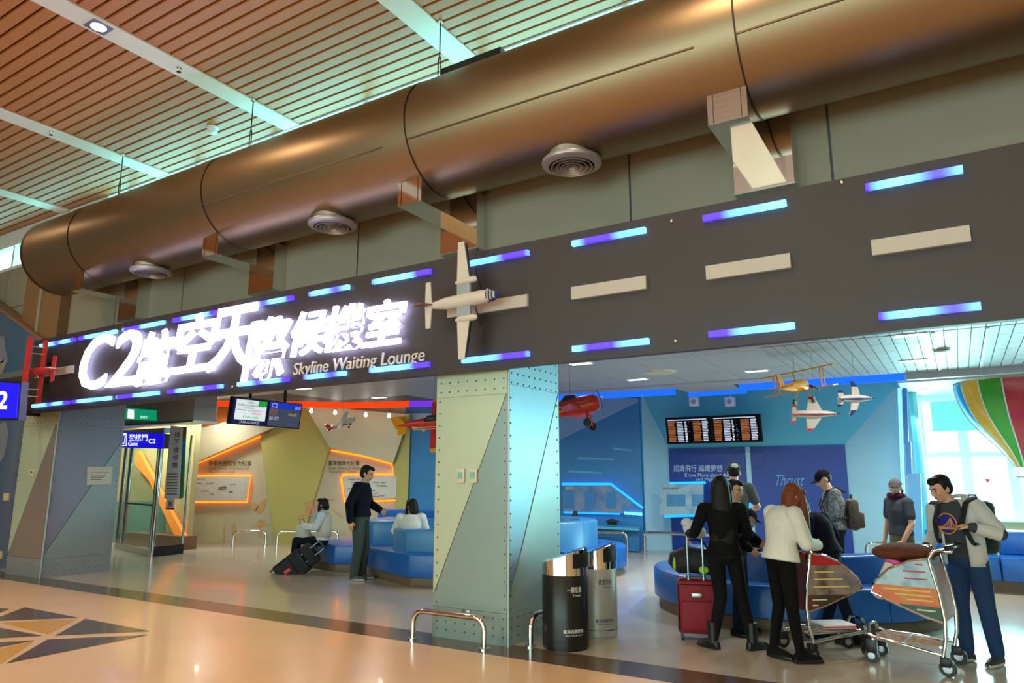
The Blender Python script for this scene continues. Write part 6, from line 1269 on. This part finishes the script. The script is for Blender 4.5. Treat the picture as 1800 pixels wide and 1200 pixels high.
# 9 woman in white sweater at cart
p9 = person('woman in white sweater and black leggings with long brown hair leaning on the first cart', (-1.47, 7.02), 48, 1.60, dict(che=(.05, 0, 1.27), nek=(.10, 0, 1.42), hed=(.19, 0, 1.52), shL=(.06, .17, 1.36), shR=(.06, -.17, 1.36), elL=(.10, .23, 1.10), elR=(.13, -.23, 1.09), wrL=(.33, .12, 1.06), wrR=(.36, -.10, 1.06)), dict(anL=(-1.60, 7.10, .09), anR=(-1.35, 6.99, .09)), mats=dict(shirt=white, pants=fabric('leggings', (16, 16, 19)), shoe=fabric('black_canvas', (20, 20, 22))), bulk=.034, legb=.004, hem=-.06, look=(1, 0, -.75), hair='bob', hairm=hb, hairlen=.20, drape=[(.03, -.065, .05, .5), (.03, .065, .05, .46), (-.03, 0, .085, .3)], fem=True, curl=1.0, face=True, toe=(-70, 12))
# 10 cap man with speckled shirt
p10 = person('man in speckled grey shirt and black cap looking down behind the curved bench', (-1.44, 10.3), 196, 1.72, dict(nek=(.04, 0, 1.44), hed=(.10, 0, 1.565), elL=(.05, .24, 1.12), wrL=(.24, .1, 1.05), elR=(.06, -.24, 1.12), wrR=(.25, -.1, 1.05)), mats=dict(shirt=speck, pants=djeans, shoe=black), vox=.01, bulk=.024, look=(1, .15, -.5), hair='cap_under', hairm=hk)
cap_on(p10, fabric('cap_black', (20, 24, 34)))
# 11 person in navy coat beside first cart
p11 = person('person in dark navy coat with brown hair half hidden behind the woman in white', (-1.22, 8.02), 160, 1.56, dict(che=(.09, 0, 1.20), nek=(.18, 0, 1.34), hed=(.29, 0, 1.41), shL=(.12, .17, 1.29), shR=(.12, -.17, 1.29), elL=(.08, .25, 1.12), wrL=(.27, .12, 1.0), elR=(.05, -.25, 1.12), wrR=(.26, -.12, 1.02)), dict(anR=(-1.32, 8.05, .09), anL=(-1.02, 7.96, .09), knL=(-1.12, 7.98, .46)), mats=dict(shirt=navy, pants=djeans, shoe=black), vox=.01, bulk=.03, look=(1, 0, -.6), hair='bob', hairm=hdk, hairlen=.22, fem=True, hem=-.1)
def backpack(label, pn, m, w_=.28, h_=.42, d_=.17, off=.22, zc=.0, trim=None):
    M = wm(pn['t']); j = pn['j']; c = lerp(j['pel'], j['nek'], .62); t = thing('backpack', label, 'backpack', tuple(M @ (c + V((-off, 0, zc)))))
    up = (j['nek'] - j['pel']).normalized(); B = Matrix.Translation(c + V((-off, 0, zc)))
    q = MB(); q.bbox((-d_ / 2, -w_ / 2, -h_ / 2), (d_ / 2, w_ / 2, h_ / 2), .06, M @ B); q.build('main_bag', m, t)
    q = MB(); q.bbox((-d_ / 2 - .05, -w_ * .4, -h_ * .42), (-d_ / 2 + .03, w_ * .4, h_ * .08), .03, M @ B); q.build('front_pocket', m, t)
    MB().tube([M @ B @ V(p) for p in ((0, -.05, h_ / 2), (0, -.03, h_ / 2 + .05), (0, .03, h_ / 2 + .05), (0, .05, h_ / 2))], .009, 6).build('grab_loop', trim or m, t)
    for L, s in (('L', 1), ('R', -1)):
        sh = j['sh' + L]; pts = [c + V((-off + d_ / 2, s * .09, .16)), V((sh.x - .03, s * .115, sh.z + .085)), V((sh.x + .09, s * .12, sh.z + .04)), V((j['che'].x + .165, s * .125, j['che'].z - .02)), V((j['che'].x + .10, s * .17, j['che'].z - .2)), c + V((-off + d_ / 2, s * .13, -.16))]
        MB().tube([M @ p for p in pts], .03, 10, flat=(.35, 1)).build('shoulder_strap', trim or m, t)
    return t
backpack('brown chequered backpack on the man in the speckled shirt', p10, mat_bands('brown_check', [(54, 42, 36), (92, 76, 60), (54, 42, 36)], 'U', 16, rough=.7), .30, .40, .15, .24, -.12, m_bkf)
# 12 man with grey cap and scarf
p12 = person('man in dark T-shirt with grey cap and plum scarf at the bench end', (-.72, 10.74), 222, 1.585, dict(elR=(.0, -.26, 1.10), wrR=(.10, -.22, .86), elL=(.02, .25, 1.10), wrL=(.14, .2, .88)), mats=dict(shirt=charcoal, pants=khaki, shoe=black), vox=.01, bulk=.022, sleeve='short', look=(1, .9, -.05), hair='cap_under', hairm=hk, shorts=True, curl=.7)
cap_on(p12, fabric('cap_grey', (92, 86, 92)), fabric('cap_grey_brim', (70, 64, 72)))
q = MB(); q.tube([p12['hp'](-.01 + .082 * math.cos(a), .088 * math.sin(a), -.115 + .012 * math.sin(3 * a)) for a in [2 * math.pi * i / 20 for i in range(21)]], .038, 10); q.ell(p12['hp'](-.10, .02, -.04), (.06, .06, .05)); p12['kid']('scarf', q, purple)
# 13 man with jacket, logo shirt, backpack
p13 = person('young man in pale jacket and T-shirt with round bridge logo behind the second cart', (-.02, 7.86), 236, 1.645, dict(che=(.04, -.03, 1.27), nek=(.08, -.05, 1.44), hed=(.15, -.08, 1.555), shL=(.02, .15, 1.39), shR=(.04, -.23, 1.37), elL=(.0, .34, 1.16), wrL=(.21, .21, 1.22), elR=(.05, -.26, 1.12), wrR=(.28, -.20, 1.0), anL=(-.06, .14, .09), anR=(.04, -.07, .09), knL=(.0, .13, .49)), mats=dict(shirt=charcoal, pants=jeans, shoe=sneaker, sole=wsole), bulk=.018, legb=.018, look=(1, -.35, -.42), hair='short', hairm=hk, curl=.8, handdir=dict(L=(.1, -1, .15)))
k = p13['k']; q = MB(); vs = []; rows = ((.86, .188, .150), (1.0, .185, .152), (1.15, .182, .156), (1.28, .196, .162), (1.37, .186, .14), (1.43, .12, .10), (1.46, .085, .085)); n = 26
for z, a, b_ in rows:
    for e in range(n + 1): an_ = math.radians(38 + 284 * e / n); vs.append(V((.02 + (z - 1.0) * .05 + b_ * math.cos(an_), a * math.sin(an_), z)) * k)
n += 1; q.add(vs, [(i * n + e, i * n + e + 1, (i + 1) * n + e + 1, (i + 1) * n + e) for i in range(len(rows) - 1) for e in range(n - 1)], True); o = p13['kid']('jacket', q, lgrey); md = o.modifiers.new('thickness', 'SOLIDIFY'); md.thickness = .016
j = p13['j']; q = MB()
for L in 'LR':
    sh, el, wr = j['sh' + L], j['el' + L], j['wr' + L]; q.tube([lerp(sh, el, -.12), sh, lerp(sh, el, .5), lerp(sh, el, .93), lerp(el, wr, .08), lerp(el, wr, .5), lerp(el, wr, .86)], [.074, .084, .073, .066, .064, .058, .052], 14)
p13['kid']('jacket_sleeves', q, lgrey)
p13['kid']('jacket_collar', MB().tube([V((.05, 0, 1.47)) * k + V((.075 * math.cos(a), .085 * math.sin(a), -.02 * math.cos(a))) for a in [math.radians(60 + 240 * i / 14) for i in range(15)]], .018, 8), lgrey)
# round bridge emblem on the chest
lg = V((.170, -.035, 1.235)) * k; nx = V((1, 0, -.02)).normalized(); ex = V((0, 1, 0)); ez = nx.cross(ex)
if ez.z < 0: ez = -ez
def E(u, v, d=0.): return lg + ex * u + ez * v + nx * d
m_or = mat('emblem_gold', (226, 146, 50), .5, noise=0); m_eb = mat('emblem_blue', (34, 40, 130), .5, noise=0)
cc = [E(.088 * math.cos(a), .088 * math.sin(a)) for a in [2 * math.pi * i / 32 for i in range(32)]]
em = p13['kid']('emblem_disc', MB().prism(cc, nx * .006), m_eb)
def ek(name, q, m): o = q.build(name, m, em, world=False); return o
ek('emblem_ring', MB().tube([E(.09 * math.cos(a), .09 * math.sin(a), .005) for a in [2 * math.pi * i / 32 for i in range(33)]], .006, 6, False), m_or)
ek('bridge_tower', MB().prism([E(.030, -.05, .006), E(.046, -.05, .006), E(.043, .055, .006), E(.033, .055, .006)], nx * .002), m_or)
ek('bridge_deck', MB().prism([E(-.075, -.05, .006), E(.075, -.05, .006), E(.07, -.032, .006), E(-.08, -.028, .006)], nx * .002), m_or)
ek('bridge_cable', MB().tube([E(.038, .05, .008), E(.0, .0, .008), E(-.04, -.028, .008), E(-.08, -.03, .008)], .005, 5), m_or); ek('bridge_cable', MB().tube([E(.038, .05, .008), E(.055, .005, .008), E(.075, -.03, .008)], .005, 5), m_or)
for u, v in ((.02, .024), (.003, .002), (-.015, -.01), (-.035, -.022)): ek('bridge_hanger', MB().tube([E(u, v, .008), E(u, -.035, .008)], .0025, 5), m_or)
backpack('large black backpack worn by the young man with the second cart', p13, m_bkf, .32, .48, .2, .27, -.05)
p13['kid']('wristwatch', MB().tube([lerp(j['elL'], j['wrL'], .93), lerp(j['elL'], j['wrL'], 1.0)], .036, 12), m_blk)
